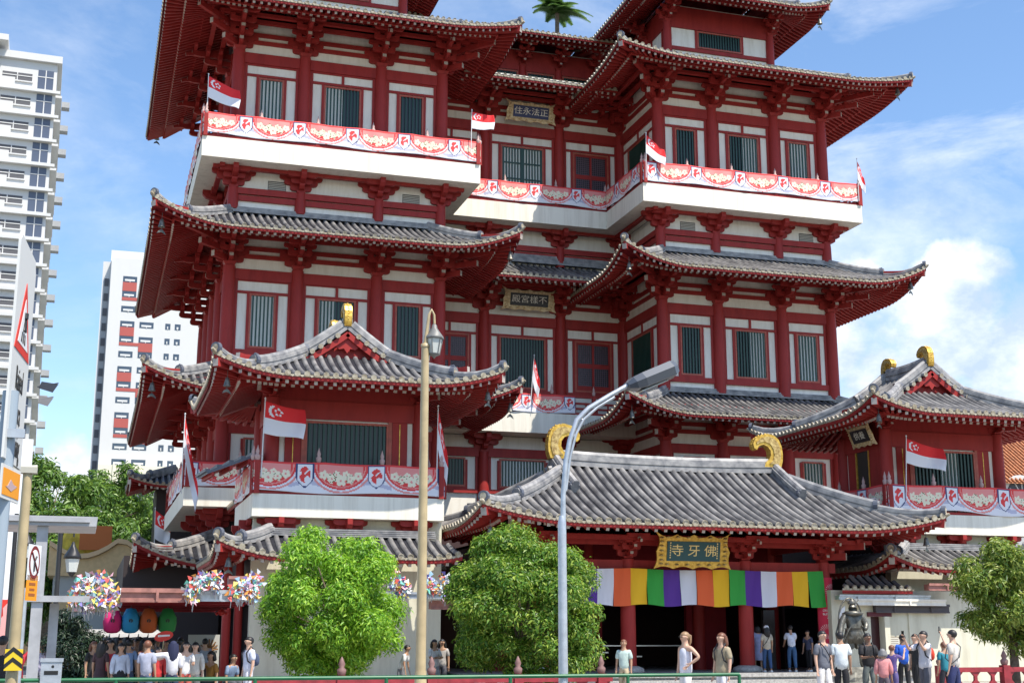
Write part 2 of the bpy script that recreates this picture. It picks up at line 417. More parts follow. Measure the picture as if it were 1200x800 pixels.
# ------------------------------------------------------------------ bracket sets
def arm_poly(L, h):
    """carved arm seen from the side: flat top, curved underside"""
    p = [(-L, h), (-L, h*.45)]
    for i in range(5):
        t = i/4*pi/2; p.append((-L+L*.35*(1-cos(t)), h*.45*(1-sin(t))))
    q = [(-u, w) for u, w in reversed(p)]
    return p+q
def make_bracket():
    m = MB(); m.add([(-.3,-.3,.18),(.3,-.3,.18),(.3,.3,.18),(-.3,.3,.18),(-.2,-.2,0),(.2,-.2,0),(.2,.2,0),(-.2,.2,0)], [(0,1,2,3),(4,7,6,5),(4,5,1,0),(5,6,2,1),(6,7,3,2),(7,4,0,3)], 0)
    def sarm(n, z, L, h=.24, t=.09): m.prism(arm_poly(L, h), lambda u, w, k: (u, -n+k, z+w), -t, t, 0)
    def narm(n0, n1, z, h=.24, t=.09):
        L = (n1-n0)/2; c = (n0+n1)/2
        m.prism(arm_poly(L, h), lambda u, w, k: (k, -(c+u), z+w), -t, t, 0)
        m.box(-t-.003, t+.003, -n1-.012, -n1+.0, z+h*.45, z+h, 1)
    def blk(s, n, z): m.box(s-.12, s+.12, -n-.12, -n+.12, z, z+.13, 0)
    sarm(0, .18, .62); narm(-.5, .75, .18, .26)
    for s in (-.5, 0, .5): blk(s, 0, .42)
    blk(0, .6, .44)
    sarm(0, .55, .85); sarm(.6, .57, .55); narm(-.5, 1.35, .55, .26)
    for s in (-.72, -.3, .3, .72): blk(s, 0, .79)
    for s in (-.42, 0, .42): blk(s, .6, .81)
    blk(0, 1.2, .82)
    sarm(.6, .93, .75, .2); sarm(1.2, .94, .6, .22); narm(-.5, 1.95, .93, .26)
    for s in (-.48, 0, .48): blk(s, 1.2, 1.15)
    # slanting lever arms
    m.beam((-.0, -.2, 1.35), (0, -2.25, .98), .13, .17, 0, 1)
    m.box(-.11, .11, -1.9, -1.7, 1.16, 1.3, 0); sarm(1.8, 1.2, .7, .2, .08)
    return m
def make_corner_bracket():
    m = make_bracket(); m2 = make_bracket()
    m2.v = [( -v[1]*-1, v[0]*1, v[2]) for v in m2.v]      # quarter turn
    m3 = MB()
    for z, L in ((.2, 1.1), (.57, 1.9), (.95, 2.7)):
        m3.beam((-.3*.7, .3*.7, z+.12), (L*.7, -L*.7, z+.12), .18, .26, 0, 1)
        for k in range(1, int(L/.8)+1): m3.box(k*.55-.12, k*.55+.12, -k*.55-.12, -k*.55+.12, z+.25, z+.38, 0)
    return m, m2, m3
def make_cup():
    m = MB()
    def sarm(n, z, L, h, t=.12): m.prism(arm_poly(L, h), lambda u, w, k: (u, -n+k, z+w), -t, t, 0)
    m.box(-.2, .2, -.2, .2, 0, .12, 0)
    sarm(0, .1, .5, .26); sarm(0, .36, .78, .24); sarm(.3, .36, .5, .24)
    m.prism([(-.2,.1), (-.2,.36), (.55,.36), (.55,.26), (.42,.14), (.2,.1)], lambda u, w, k: (k, -u, w), -.12, .12, 0)
    m.prism([(-.2,.36), (-.2,.85), (1.1,.85), (1.1,.62), (.95,.46), (.7,.40), (.5,.36)], lambda u, w, k: (k, -u, w), -.12, .12, 0)
    sarm(.0, .60, 1.0, .25); sarm(.6, .60, .7, .25)
    return m
def mesh_only(mb, name, mats):
    o = mb.build(name, mats, fixn=True); me = o.data; bpy.data.objects.remove(o); return me
BR = mesh_only(make_bracket(), 'bracket', [RED, WEND])
CUP = mesh_only(make_cup(), 'slab_bracket', [RED])
def place(me, name, parent, loc, rz=0, sc=None, label=None):
    o = bpy.data.objects.new(name, me); COL.objects.link(o); o.location = loc; o.rotation_euler = (0,0,rz)
    if sc: o.scale = sc
    o.parent = parent; return o
def col_mesh(h, r=.31):
    m = MB(); m.lathe([(r*1.02, 0), (r, h*.3), (r*.97, h*.8), (r*.9, h)], n=16); return mesh_only(m, 'column', [RED])
COLM = {}
def column(parent, x, y, z0, z1, r=.31):
    k = (round(z1-z0, 2), r)
    if k not in COLM: COLM[k] = col_mesh(*k)
    return place(COLM[k], 'column', parent, (x, y, z0))

# ------------------------------------------------------------------ windows and walls
def window(parent, T, s0, s1, z0, z1, curt=None, grid=False, door=False, depth=.10, step=.155):
    f = MB(); f.T = T; fw = .085
    for a, b, c, d in ((s0-fw, s0, z0-fw, z1+fw), (s1, s1+fw, z0-fw, z1+fw), (s0, s1, z1, z1+fw), (s0, s1, z0-fw, z0)):
        f.box(a, b, -.02, .09, c, d, 0)
    w = MB(); w.T = T; w.box(s0, s1, -.02, .005, z0, z1, 0)
    wo = w.build('window', [DARK], parent, fixn=True)
    f.build('frame', [ORANGE], wo, fixn=True)
    b = MB(); b.T = T; n = max(3, int((s1-s0)/step))
    if door:
        zm = z0+(z1-z0)*.52
        for a, c_ in ((s0, s0+.09), (s1-.09, s1), ((s0+s1)/2-.06, (s0+s1)/2+.06)): b.box(a, c_, .006, .05, z0, z1, 0)
        for c_, d in ((z0, z0+.25), (zm-.12, zm+.12), (z1-.1, z1)): b.box(s0+.09, s1-.09, .006, .045, c_, d, 0)
        k = s0+.15
        while k < s1-.1:
            b.box(k-.012, k+.012, .008, .03, z0+.25, zm-.12, 1); b.box(k-.012, k+.012, .008, .03, zm+.12, z1-.1, 1); k += .11
        k = z0+.3
        while k < z1-.1:
            if not (zm-.12 < k < zm+.12): b.box(s0+.09, s1-.09, .009, .026, k-.012, k+.012, 1)
            k += .11
        b.build('door_lattice', [RED, mat('lattice_grey', (.16, .10, .13), .6)], wo, fixn=True)
    else:
        for i in range(n):
            c_ = s0+(s1-s0)*(i+.5)/n; b.box(c_-.036, c_+.036, .03, .075, z0, z1, 0)
        if grid:
            for t in (0, .5, 1):
                c_ = s0+(s1-s0)*t; b.box(max(s0, c_-.06), min(s1, c_+.06), .02, .085, z0, z1, 0)
            for t in (.0, .33, .67, 1): b.box(s0, s1, .02, .08, max(z0, z0+(z1-z0)*t-.035), min(z1, z0+(z1-z0)*t+.035), 0)
        b.build('bars', [GREEN], wo, fixn=True)
    if curt:
        c_ = MB(); c_.T = T
        a0, a1 = s0+(s1-s0)*curt[0], s0+(s1-s0)*curt[1]; c_.box(a0, a1, .007, .015, z0, z1, 0)
        c_.build('curtain', [CURT], wo, fixn=True)
    return wo

def wall_run(parent, T, rot, cols, styles, lv, depth_in=.3, skip=(), brackets=True, colr=.31, purlin_ext=(0, 0), tb=None, wall_label=None):
    """T maps (s, n, z): s along the wall, n outward"""
    w = MB(); w.T = T; s0, s1 = cols[0], cols[-1]
    w.box(s0, s1, -depth_in, 0, lv['zb'], lv['zt'], 0)
    w.build('wall', [WALL], parent, fixn=True, label=wall_label)
    b = MB(); b.T = T
    e0, e1 = s0-purlin_ext[0], s1+purlin_ext[1]
    def hb(z0, z1, n=.10, a=s0, c=s1): b.box(a, c, -.01, n, z0, z1, 0)
    hb(lv['b0'], lv['b1'], .14)
    if lv.get('sill'): hb(lv['sill'][0], lv['sill'][1], .12)
    if lv.get('ties', True):
        ct = lv['ct']
        hb(ct+.42, ct+.62, .1); hb(ct+.80, ct+1.0, .1)
        if brackets:
            b.box(e0-.55, e1+.55, .50, .70, ct+1.22, ct+1.4, 0)
            b.box(e0-1.1, e1+1.1, 1.10, 1.30, ct+1.30, ct+1.46, 0)
            b.box(e0-1.7, e1+1.7, 1.72, 1.92, ct+1.40, ct+1.55, 0)
    for i in range(len(cols)-1):
        a, c = cols[i], cols[i+1]; wd = c-a; st = styles[i]
        if st is None: continue
        i0, i1 = a+colr, c-colr; zt = lv['p0']-.1
        # stiles beside the columns
        z_low = lv['sill'][1] if lv.get('sill') else lv['zb']
        b.box(i0-.02, i0+.1, -.01, .07, z_low, lv['b0'], 0); b.box(i1-.1, i1+.02, -.01, .07, z_low, lv['b0'], 0)
        if lv['p1'] > lv['p0']:
            b.box(i0+.1, i1-.1, -.01, .07, lv['p0']-.12, lv['p0'], 0); b.box(i0+.1, i1-.1, -.01, .065, lv['p1'], lv['b0'], 0)
            if st.get('pan', 1) == 2: b.box((a+c)/2-.06, (a+c)/2+.06, -.01, .068, lv['p0'], lv['p1'], 0)
        m = st.get('m', .30)
        ws0, ws1 = i0+m+.12, i1-m-.12
        if st.get('w'): cc = (a+c)/2; ws0, ws1 = cc-st['w']/2, cc+st['w']/2
        for x in (ws0-.2, ws1+.085): b.box(x, x+.115, -.01, .075, z_low, lv['p0']-.12, 0)
        b.box(ws0-.085, ws1+.085, -.01, .078, z_low, lv['w0']-.085, 0) if lv['w0']-.085 > z_low else None
        window(parent, T, ws0, ws1, lv['w0'], lv['w1'], st.get('c'), st.get('grid'), st.get('door'))
    b.build('wall_beams', [RED], parent, fixn=True)
    for i, s in enumerate(cols):
        if i in skip: continue
        p = T(s, .05, 0); column(parent, p[0], p[1], lv['zb'], lv['ct'], colr)
        if brackets: place(BR, 'bracket', parent, (p[0], p[1], lv['ct']), rot)

def corner_arms(parent, x, y, z, sx, sy, L=2.9):
    m = MB()
    for dz, l in ((.2, L*.4), (.57, L*.7), (.95, L)):
        m.beam((0,0,dz+.12), (sx*l*.72, sy*l*.72, dz+.12+ (.1 if dz > .9 else 0)), .18, .26, 0, 1)
        k = .5
        while k < l*.72: m.box(sx*k-.12, sx*k+.12, sy*k-.12, sy*k+.12, dz+.24, dz+.37, 0); k += .5
    m.build('corner_bracket', [RED, WEND], parent, loc=(x, y, z))
def mezz_run(parent, T, rot, cols, z0, z1, skip=(), b0=.6, depth_in=.3, vents=()):
    w = MB(); w.T = T; w.box(cols[0], cols[-1], -depth_in, 0, z0, z1, 0); w.build('wall', [WALL], parent, fixn=True)
    b = MB(); b.T = T
    zb = z1-1.45
    b.box(cols[0], cols[-1], -.01, .12, zb, zb+.26, 0); b.box(cols[0], cols[-1], -.01, .2, zb+.31, zb+.60, 0)
    b.box(cols[0]-1.0, cols[-1]+1.0, .5, .72, z1-.16, z1-.003, 0)
    b.build('wall_beams', [RED], parent, fixn=True)
    for i, s in enumerate(cols):
        if i in skip: continue
        p = T(s, .05, 0); column(parent, p[0], p[1], z0+.25, zb+.6, .26)
        place(CUP, 'slab_bracket', parent, (p[0], p[1], zb+.6), rot)
    for s in vents:
        v = MB(); v.T = T
        for k in range(5): v.box(s-.4, s+.4, .005, .03, zb+.68+k*.08, zb+.73+k*.08, 0)
        v.box(s-.42, s+.42, .001, .006, zb+.65, zb+1.1, 1)
        v.build('vent', [mat('vent_grey', (.5, .48, .42), .6), DARK], parent, fixn=True)

def slab_ring(parent, pts, z0, z1, width=1.6):
    """balcony slab along the polyline pts (outer edge), a solid strip of the given inward width, mitred"""
    pass
def balcony(parent, outer, inner, z0, z1, rail_h=1.25, posts=2.4, railing=True):
    """outer and inner are matching polylines; slab between them, railing on the outer one"""
    m = MB(); n = len(outer)
    for i in range(n-1):
        a, b, c, d = outer[i], outer[i+1], inner[i+1], inner[i]
        vs = [(*a, z0), (*b, z0), (*c, z0), (*d, z0), (*a, z1), (*b, z1), (*c, z1), (*d, z1)]
        fs = [(0,3,2,1), (4,5,6,7), (0,1,5,4), (2,3,7,6)]
        if i == 0: fs.append((3,0,4,7))
        if i == n-2: fs.append((1,2,6,5))
        m.add(vs, fs, 0)
    sb = m.build('balcony', [SLAB], parent, fixn=True)
    if not railing: return sb
    r = MB()
    for i in range(n-1):
        a = Vector((*outer[i], 0)); b = Vector((*outer[i+1], 0)); d = (b-a); L = d.length; d.normalize()
        c = (Vector((*inner[i], 0))-a); nn = c-d*c.dot(d); nn.normalize()
        a2, b2 = a+nn*.12, b+nn*.12
        for z, w in ((.06, .16), (.33, .10), (rail_h-.35, .10), (rail_h, .14)):
            r.beam(a2+Vector((0,0,z1+z)), b2+Vector((0,0,z1+z)), w, .10 if z < rail_h else .12, 0)
        k = max(1, int(round(L/posts)))
        for j in range(k+1):
            p = a2+d*(L*j/k); r.box(p.x-.09, p.x+.09, p.y-.09, p.y+.09, z1, z1+rail_h+.08, 0)
            r.lathe([(.07, 0), (.09, .08), (.10, .16), (.05, .22), (.07, .3), (.03, .42), (.005, .52)], (p.x, p.y, z1+rail_h+.08), 8, 1)
        for j in range(int(L/.6)):
            p = a2+d*(.3+.6*j); r.box(p.x-.035, p.x+.035, p.y-.035, p.y+.035, z1+.1, z1+rail_h-.35, 0)
    r.build('railing', [RED, mat('finial', (.5, .33, .3), .5)], sb)
    return sb
# ------------------------------------------------------------------ the temple
AX = 20.85
temple = empty('temple_building', (AX, 60, 0), 0, 'large red and white multi-tiered temple with grey tiled roofs and balconies', 'temple')
OUT, INN, D5 = 15.6, 5.75, 5.0
TC = [5.75, 8.8, 12.5, 15.6]
st = lambda pan=1, c=None, **k: dict(pan=pan, c=c, **k)
L3 = dict(zb=23.7, zt=30.4, w0=24.75, w1=27.35, p0=27.6, p1=28.02, b0=28.1, b1=28.62, ct=28.68, sill=(24.3, 24.55))
L2 = dict(zb=13.55, zt=19.9, w0=14.5, w1=16.85, p0=17.05, p1=17.5, b0=17.55, b1=18.05, ct=18.15, sill=(14.05, 14.32))
L1 = dict(zb=7.9, zt=12.9, w0=8.9, w1=10.25, p0=10.4, p1=10.4, b0=10.5, b1=10.95, ct=11.05, sill=(8.45, 8.7))
def TF(y0, x0=0): return lambda s, n, z: (x0+s, y0-n, z)
def TL(x0): return lambda s, n, z: (x0-n, s, z)      # outward -x
def TR(x0): return lambda s, n, z: (x0+n, s, z)      # outward +x
RL = -pi/2
def lvl_styles(which, side):
    if side == 'L':
        return {3: [st(1, (0, 1), w=1.02), st(2, (0, .5), w=1.62), st(1, None, w=1.05)],
                2: [st(1, (0, 1), w=1.02), st(2, (0, .45), w=1.62), st(1, None, w=1.05)],
                1: [st(1, (0, 1), w=1.02), st(2, (0, .5), w=1.62), st(1, None, w=1.05)]}[which]
    return {3: [st(1, (.0, .0), w=1.0), st(2, (.5, 1), w=1.62), st(1, (0, 1), w=1.05)],
            2: [st(1, None, w=1.0), st(2, (.5, 1), w=1.62), st(1, (0, 1), w=1.05)],
            1: [st(1, None, w=1.0), st(2, None, w=1.62), st(1, (0, 1), w=1.05)]}[which]
SIDE = [0, 3.3, 6.65, 10.0, 13.3]
for lv, n in ((L3, 3), (L2, 2), (L1, 1)):
    cl = [-15.6, -12.5, -8.8, -5.75]; cr = [5.75, 8.8, 12.4, 15.25]
    wall_run(temple, TF(0), 0, cl, lvl_styles(n, 'L'), lv)
    wall_run(temple, TF(0), 0, cr, lvl_styles(n, 'R'), lv)
    # outer left flank of the left tower
    sl_ = [st(1, (0, 1), w=1.1)]*4
    wall_run(temple, TL(-15.6), RL, SIDE, sl_, lv, skip=(0,), depth_in=.25)
    # flank of the right tower facing the recess
    wall_run(temple, TL(5.75), RL, [0, 5.0], [st(2, None, w=2.4)], lv, skip=(0,), depth_in=.25)
    for sx in (-1, 1):
        ca, cb_ = (-15.6, -5.75) if sx < 0 else (5.75, 15.25)
        corner_arms(temple, ca, -.05, lv['ct'], -1, -1); corner_arms(temple, cb_, -.05, lv['ct'], 1, -1)
    # plain flanks and backs that complete the towers
    m = MB(); m.box(-5.9, -5.75, .31, 13.3, lv['zb'], lv['zt'], 0); m.box(15.1, 15.25, .31, 13.3, lv['zb'], lv['zt'], 0)
    m.box(-15.35, -5.9, 13.15, 13.3, lv['zb'], lv['zt'], 0); m.box(6, 15.1, 13.15, 13.3, lv['zb'], lv['zt'], 0)
    m.box(-5.75, 5.75, 13.0, 13.1, lv['zb'], lv['zt'], 0)
    m.build('wall', [WALL], temple)
    tiec = lv['ct']
    m = MB()
    m.box(-5.755, -5.63, .3, 5, lv['b0'], lv['b1'], 0); m.box(-5.755, -5.64, .3, 5, tiec+.42, tiec+.62, 0)
    m.build('wall_beams', [RED], temple)
C3 = [-5.75, -2.1, 2.1, 5.75]
L3c = dict(L3); L2c = dict(L2, zb=12.75, sill=(13.95, 14.15), w0=14.3)
wall_run(temple, TF(D5), 0, C3, [st(2, None, w=1.9, door=True), st(2, (0, 1), w=2.25, grid=True), st(2, None, w=1.9, door=True)], L3c, skip=(0,))
wall_run(temple, TF(D5), 0, C3, [st(2, None, w=1.9, door=True), st(2, (.0, .0), w=2.35), st(2, None, w=1.9, door=True)], L2c, skip=(0,))
L1c = dict(L1, zb=5.0, zt=11.7, w0=9.15, w1=10.45, p0=10.55, p1=10.55, b0=10.6, b1=11.05, ct=10.85, sill=(8.75, 8.95), ties=False)
wall_run(temple, TF(D5), 0, C3, [st(1, None, w=1.6), st(1, (0, 1), w=2.3), st(1, None, w=1.6)], L1c, skip=(), brackets=False)
for x in C3: place(CUP, 'slab_bracket', temple, (x, D5-.05, 10.85))
# mezzanine bands under the top balcony and the recess
mezz_run(temple, TF(0), 0, [-15.6, -12.5, -8.8, -5.75], 20.6, 22.75, vents=(-13.6, -7.2))
mezz_run(temple, TF(0), 0, [5.75, 8.8, 12.4, 15.25], 20.6, 22.75, vents=(7.3, 14.1))
mezz_run(temple, TL(-15.6), RL, SIDE, 20.6, 22.75, skip=(0,), depth_in=.25)
mezz_run(temple, TL(5.75), RL, [0, 5.0], 20.6, 22.75, skip=(0, 1), depth_in=.25)
mezz_run(temple, TF(D5), 0, C3, 20.6, 22.75, skip=(0,))
# inner cores: close the body so no daylight runs through
m = MB(); m.box(-15.2, -6.1, .5, 13, .1, 31, 0); m.box(6.1, 15.0, .5, 13, .1, 31, 0); m.box(-6.0, 6.0, 5.5, 12.9, .1, 31, 0)
m.build('inner_core', [DARK], temple)

# tower roofs
RCX = {-1: -11.0, 1: 10.5}; RWX = {-1: (-15.6, -5.75), 1: (5.75, 15.25)}
for n, E, ha, hb, lift, din, rmax in ((2, 19.0, 1.35, .35, 1.0, 3.7, 1), (1, 11.85, 1.3, .35, .95, 3.7, 1)):
    for sx in (-1, 1):
        sd_ = 'FLR' if sx < 0 else 'FL'
        sr = {'R': (-10.35, -1.2)} if sx < 0 else ({'L': (1.3, 10.35)} )
        sr = {'R': (-10.35, -1.5)} if sx < 0 else {'L': (1.5, 10.35)}
        ro, h = roof(temple, RCX[sx], 6.65, 8.25, 10.35, din, E, ha, hb, lift=lift, w=3.6, sp=.34, sides='FLR' if sx < 0 else 'FLR',
             din=din, raft_in=3.6, srange=sr if n != 9 else None)
        zt = E+ha+hb
        wall_ridge(ro, (RWX[sx][0], -.0, 0), (RWX[sx][1], -.0, 0), zt-.02, zt+.3, (0, -1, 0))
    if n == 1: continue
    ro, h = roof(temple, 0, 14.5, 9.5, 13.0, din, E+.35, ha*.95, hb, lift=0, w=1, sp=.34, sides='F', din=3.5, raft_in=3.4, srange={'F': (-4.2, 4.2)}, rh=.01)
    wall_ridge(ro, (-5.7, 5, 0), (5.7, 5, 0), E+.35+ha+hb-.1, E+.75+ha+hb, (0, -1, 0))
for sx in (-1, 1):
    sr = {'R': (-10.35, -1.5)} if sx < 0 else {'L': (1.5, 10.35)}
    roof(temple, RCX[sx], 6.65, 8.25, 10.35, 5.6, 29.75, 2.0, .5, lift=.5, w=4.2, sp=.34, sides='FLR', din=5.6, raft_in=3.6, srange=sr)
ro, h = roof(temple, 0, 14.5, 9.5, 13.0, 5, 29.85, 1.8, .5, lift=0, w=1, sp=.34, sides='F', din=5.0, raft_in=3.4, srange={'F': (-4.2, 4.2)}, rh=.01)
m = MB(); m.box(-7, 7, 5.9, 6.4, 31.0, 32.0, 0); m.build('parapet', [SLAB], temple)
# ground tier roofs
ro, h = roof(temple, -10.675, 6.65, 8.5, 10.35, 3.7, 4.55, 1.1, .3, lift=.9, w=3.5, sp=.36, sides='FL', din=3.7, raft_in=3.4)
ro, h = roof(temple, 10.675, 6.65, 8.5, 10.35, 3.7, 4.55, 1.1, .3, lift=.9, w=3.5, sp=.36, sides='F', din=3.7, raft_in=3.4)

# upper pavilions on the flat tops
def top_pavilion(cx, cy, hx, hy, zb, zc, E, ov, rise, wstyles, cols, lift=.5):
    lv = dict(zb=zb, zt=zc+1.0, w0=zc-1.12, w1=zc-.28, p0=zc-.2, p1=zc-.2, b0=zc-.13, b1=zc+.12, ct=zc+.05, sill=(zc-1.45, zc-1.25), ties=False)
    w = MB(); w.box(cx-hx, cx+hx, cy-hy, cy+hy, zb, zc+1.2, 0); w.build('wall', [WALL], temple)
    for side in ('F', 'L'):
        if side == 'F': T = TF(cy-hy-.001, cx); cc = cols
        else: T = TL(cx-hx-.001); cc = [cy-hy, cy, cy+hy]
        b = MB(); b.T = T
        b.box(cc[0], cc[-1], -.01, .1, zc-.15, zc+1.1, 0); b.box(cc[0], cc[-1], -.01, .09, lv['sill'][0], lv['sill'][1], 0)
        for i in range(len(cc)-1):
            a, c = cc[i]+.25, cc[i+1]-.25; mm = (c-a)*.22
            if side == 'F' and wstyles: mm = (c-a)*wstyles
            for x in (a+mm-.2, c-mm+.085): b.box(x, x+.115, -.01, .075, lv['sill'][1], zc-.15, 0)
            if side == 'F': window(temple, T, a+mm, c-mm, lv['w0'], lv['w1'])
        b.build('wall_beams', [RED], temple, fixn=True)
        for i, s in enumerate(cc):
            if side == 'L' and i == 0: continue
            p = T(s, .03, 0); column(temple, p[0], p[1], zb, zc+.1, .24)
            o = place(BR, 'bracket', temple, (p[0], p[1], zc+.1), 0 if side == 'F' else RL, (.75, .75, .7))
    roof(temple, cx, cy, hx+ov, hy+ov, hy+ov, E, rise*.75, rise*.25, lift=lift, w=2.6, sp=.32, sides='FLRB', gi=ov*1.2, axis='X', raft_in=ov-.1, tr=.08)
top_pavilion(10.45, 4.6, 3.1, 2.6, 31.4, 34.3, 35.2, 2.5, 2.6, .28, [-3.1, 3.1])
top_pavilion(-10.45, 4.6, 3.1, 2.6, 31.4, 34.3, 35.2, 2.5, 2.6, .28, [-3.1, 3.1])
lvx = [-5.6, -3.4, -1.2, 1.2, 3.4, 5.6]
top_pavilion(0.1, 12.2, 5.6, 3.2, 31.4, 33.85, 35.0, 2.6, 2.4, .05, lvx, lift=.3)

# balconies
Ox, Iy, OR = 17.2, -1.6, 16.55
balcony(temple, [(-Ox,13),(-Ox,Iy),(-4.2,Iy),(-4.2,3.4)], [(-15.62,13),(-15.62,-.02),(-5.73,-.02),(-5.73,4.98)], 22.75, 23.7, .98)
balcony(temple, [(-4.2,3.402),(4.2,3.402)], [(-5.73,4.98),(5.73,4.98)], 22.75, 23.7, .98)
balcony(temple, [(4.2,3.4),(4.2,Iy),(OR,Iy),(OR,13)], [(5.73,4.98),(5.73,-.02),(15.27,-.02),(15.27,13)], 22.75, 23.7, .98)
balcony(temple, [(-5.7,3.5),(5.7,3.5)], [(-5.7,4.98),(5.7,4.98)], 11.72, 12.75, .95)
balcony(temple, [(-Ox,13),(-Ox,Iy),(-12.6,Iy)], [(-15.62,13),(-15.62,-.02),(-12.6,-.02)], 7.1, 7.9, 1.1)
# brackets in shade under the lower balcony, left tower
for x in (-15.6, -12.5): place(CUP, 'slab_bracket', temple, (x, -.05, 6.25))
for y in (3.3, 6.65): place(CUP, 'slab_bracket', temple, (-15.65, y, 6.25), RL)
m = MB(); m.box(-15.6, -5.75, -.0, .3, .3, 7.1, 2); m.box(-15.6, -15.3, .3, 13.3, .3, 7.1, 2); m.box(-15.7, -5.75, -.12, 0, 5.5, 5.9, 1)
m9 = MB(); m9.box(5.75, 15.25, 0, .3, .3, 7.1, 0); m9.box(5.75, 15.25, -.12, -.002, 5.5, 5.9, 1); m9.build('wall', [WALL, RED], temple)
m.build('wall', [WALL, RED, mat('passage_shade', (.03, .02, .02))], temple)  # near-black walls hold the passage's shade in their colour

# corner pavilions at balcony level
PC, PY = 12.35, -13.0
def pav(sx):
    cx = sx*PC; x0, x1 = cx-2.65, cx+2.65; yb = PY+3.2
    w = MB(); w.box(x0, x1, PY, yb, 6.4, 9.3, 0); w.box(x0+.01, x1-.01, PY+.01, yb-.01, 9.3, 11.2, 1); w.build('wall', [WALL, RED], temple)
    b = MB(); b.T = TF(PY-.002, cx)
    b.box(-2.65, 2.65, -.01, .1, 9.2, 9.85, 0); b.box(-2.9, 2.9, -.01, .04, 9.85, 10.75, 0)
    for a, c in ((-2.2, -1.62), (1.62, 2.2)): b.box(a+.02 if a > 0 else a+.0, c, -.005, .05, 6.4, 9.2, 0)
    for x in (-1.62, 1.5): b.box(x, x+.12, -.01, .09, 6.4, 9.2, 1)
    for x in (-1.93, 1.9): b.box(x, x+.03, -.01, .06, 6.4, 9.15, 2)
    b.build('wall_beams', [RED, ORANGE, GOLD], temple, fixn=True)
    window(temple, TF(PY-.002, cx), -1.42, 1.42, 6.9, 9.05, (.45, .75) if sx > 0 else None, step=.16)
    # flank facing left
    T = TL(x0-.002)
    b = MB(); b.T = T
    b.box(PY, yb, -.01, .1, 9.2, 9.85, 0); b.box(PY, yb, -.01, .04, 9.85, 10.75, 0)
    if sx > 0:
        b.box(PY+.25, PY+1.15, -.01, .06, 6.4, 9.2, 0); b.box(PY+1.15, PY+1.22, -.01, .09, 6.4, 9.2, 3)
        b.box(PY+1.22, PY+2.1, -.01, .04, 6.4, 9.2, 2); b.box(PY+2.1, PY+2.17, -.01, .09, 6.4, 9.2, 3)
        b.box(PY+2.17, PY+2.8, -.01, .06, 6.4, 9.2, 0)
    else:
        b.box(PY+.25, PY+.9, -.01, .06, 6.4, 9.2, 0); b.box(PY+2.3, PY+2.95, -.01, .06, 6.4, 9.2, 0); b.box(PY+.9, PY+2.3, -.01, .04, 6.4, 9.2, 2)
    b.build('side_door', [RED, ORANGE, DARK, GOLD], temple, fixn=True)
    for x, y in ((x0, PY), (x1, PY), (x0, yb), (x1, yb)):
        column(temple, x, y, 6.4, 9.9, .27)
        rz = 0
        if y == PY: place(BR, 'bracket', temple, (x, y, 9.9), 0, (.6, .75, .5))
        corner_arms(temple, x, y, 9.85, -1 if x == x0 else 1, -1 if y == PY else 1, 2.0) if y == PY else None
    roof(temple, cx, -10.9, 5.0, 5.1, 5.0, 10.2, .85, 1.60, lift=.6, w=2.8, sp=.32, sides='FLRB', gi=3.5, axis='Y', raft_in=2.3, tr=.088, rh=.44)
    m = MB()
    for py in (-11.5-2.35, -11.5+2.35): pass
    # balcony round the pavilion
    xo, xi = cx-3.35, cx+3.35
    balcony(temple, [(xo, -8.4), (xo, -14), (xi, -14), (xi, -8.4)], [(x0-.02, -8.4), (x0-.02, PY-.02), (x1+.02, PY-.02), (x1+.02, -8.4)], 5.65, 6.42, 1.05, posts=2.2)
    m = MB(); m.box(x0, x1, yb+.002, -8.4, 5.65, 6.4, 0); m.build('balcony_floor', [SLAB], temple)
    # base under it: wall, cup brackets, skirt roof
    m = MB(); m.box(x0-.55 if sx < 0 else x0-.3, x1+(.8 if sx < 0 else .3), -13.3, -12.9, .02, 5.64, 0)
    m.box(x0-.3, x1+.3, -12.88, -.3, 2.95, 5.64, 2); m.box(x0+.6, x1+.3, -12.88, -.3, .02, 2.95, 2); m.box(x0-.36, x1+.36, -13.42, -13.31, 5.0, 5.25, 1); m.build('wall', [GWALL, RED, mat('passage_shade', (.03, .02, .02), .8)], temple)  # near-black base boxes: shade of the open passage put into the colour
    for x in (x0+.3, cx, x1-.3): place(CUP, 'slab_bracket', temple, (x, PY-.3, 4.95), 0, (.75, .75, .8))
    for y in (PY+.5, -10): place(CUP, 'slab_bracket', temple, (x0-.3, y, 4.95), RL, (.75, .6, .8))
    ro, h = roof(temple, cx, -8.9, 4.65, 7.1, 2.4, 4.22, .75, .28, lift=.55, w=2.4, sp=.33, sides='FL' if sx < 0 else 'FLR', din=2.0, raft_in=1.9, tr=.09, rh=.40, srange={'L': (-.5, 7.1), 'R': (-7.1, .5), **({'F': (-4.65, 3.5)} if sx < 0 else {})})
    wall_ridge(ro, (cx-3, -13.95, 0), (cx+3, -13.95, 0), 5.0, 5.28, (0, -1, 0))
pav(-1); pav(1)
# gallery linking pavilion and tower
for sx in (-1, 1):
    m = MB(); cx = sx*PC
    m.box(cx-2.2, cx+2.2, -8.4, -1.7, 5.64, 7.0, 0); m.build('gallery_wall', [WALL], temple)
    roof(temple, cx, -5.0, 3.0, 3.3, 3, 7.0, .9, .3, lift=0, w=1, sp=.34, sides='LR', din=3.0, raft=False, rh=.3, tr=.08)
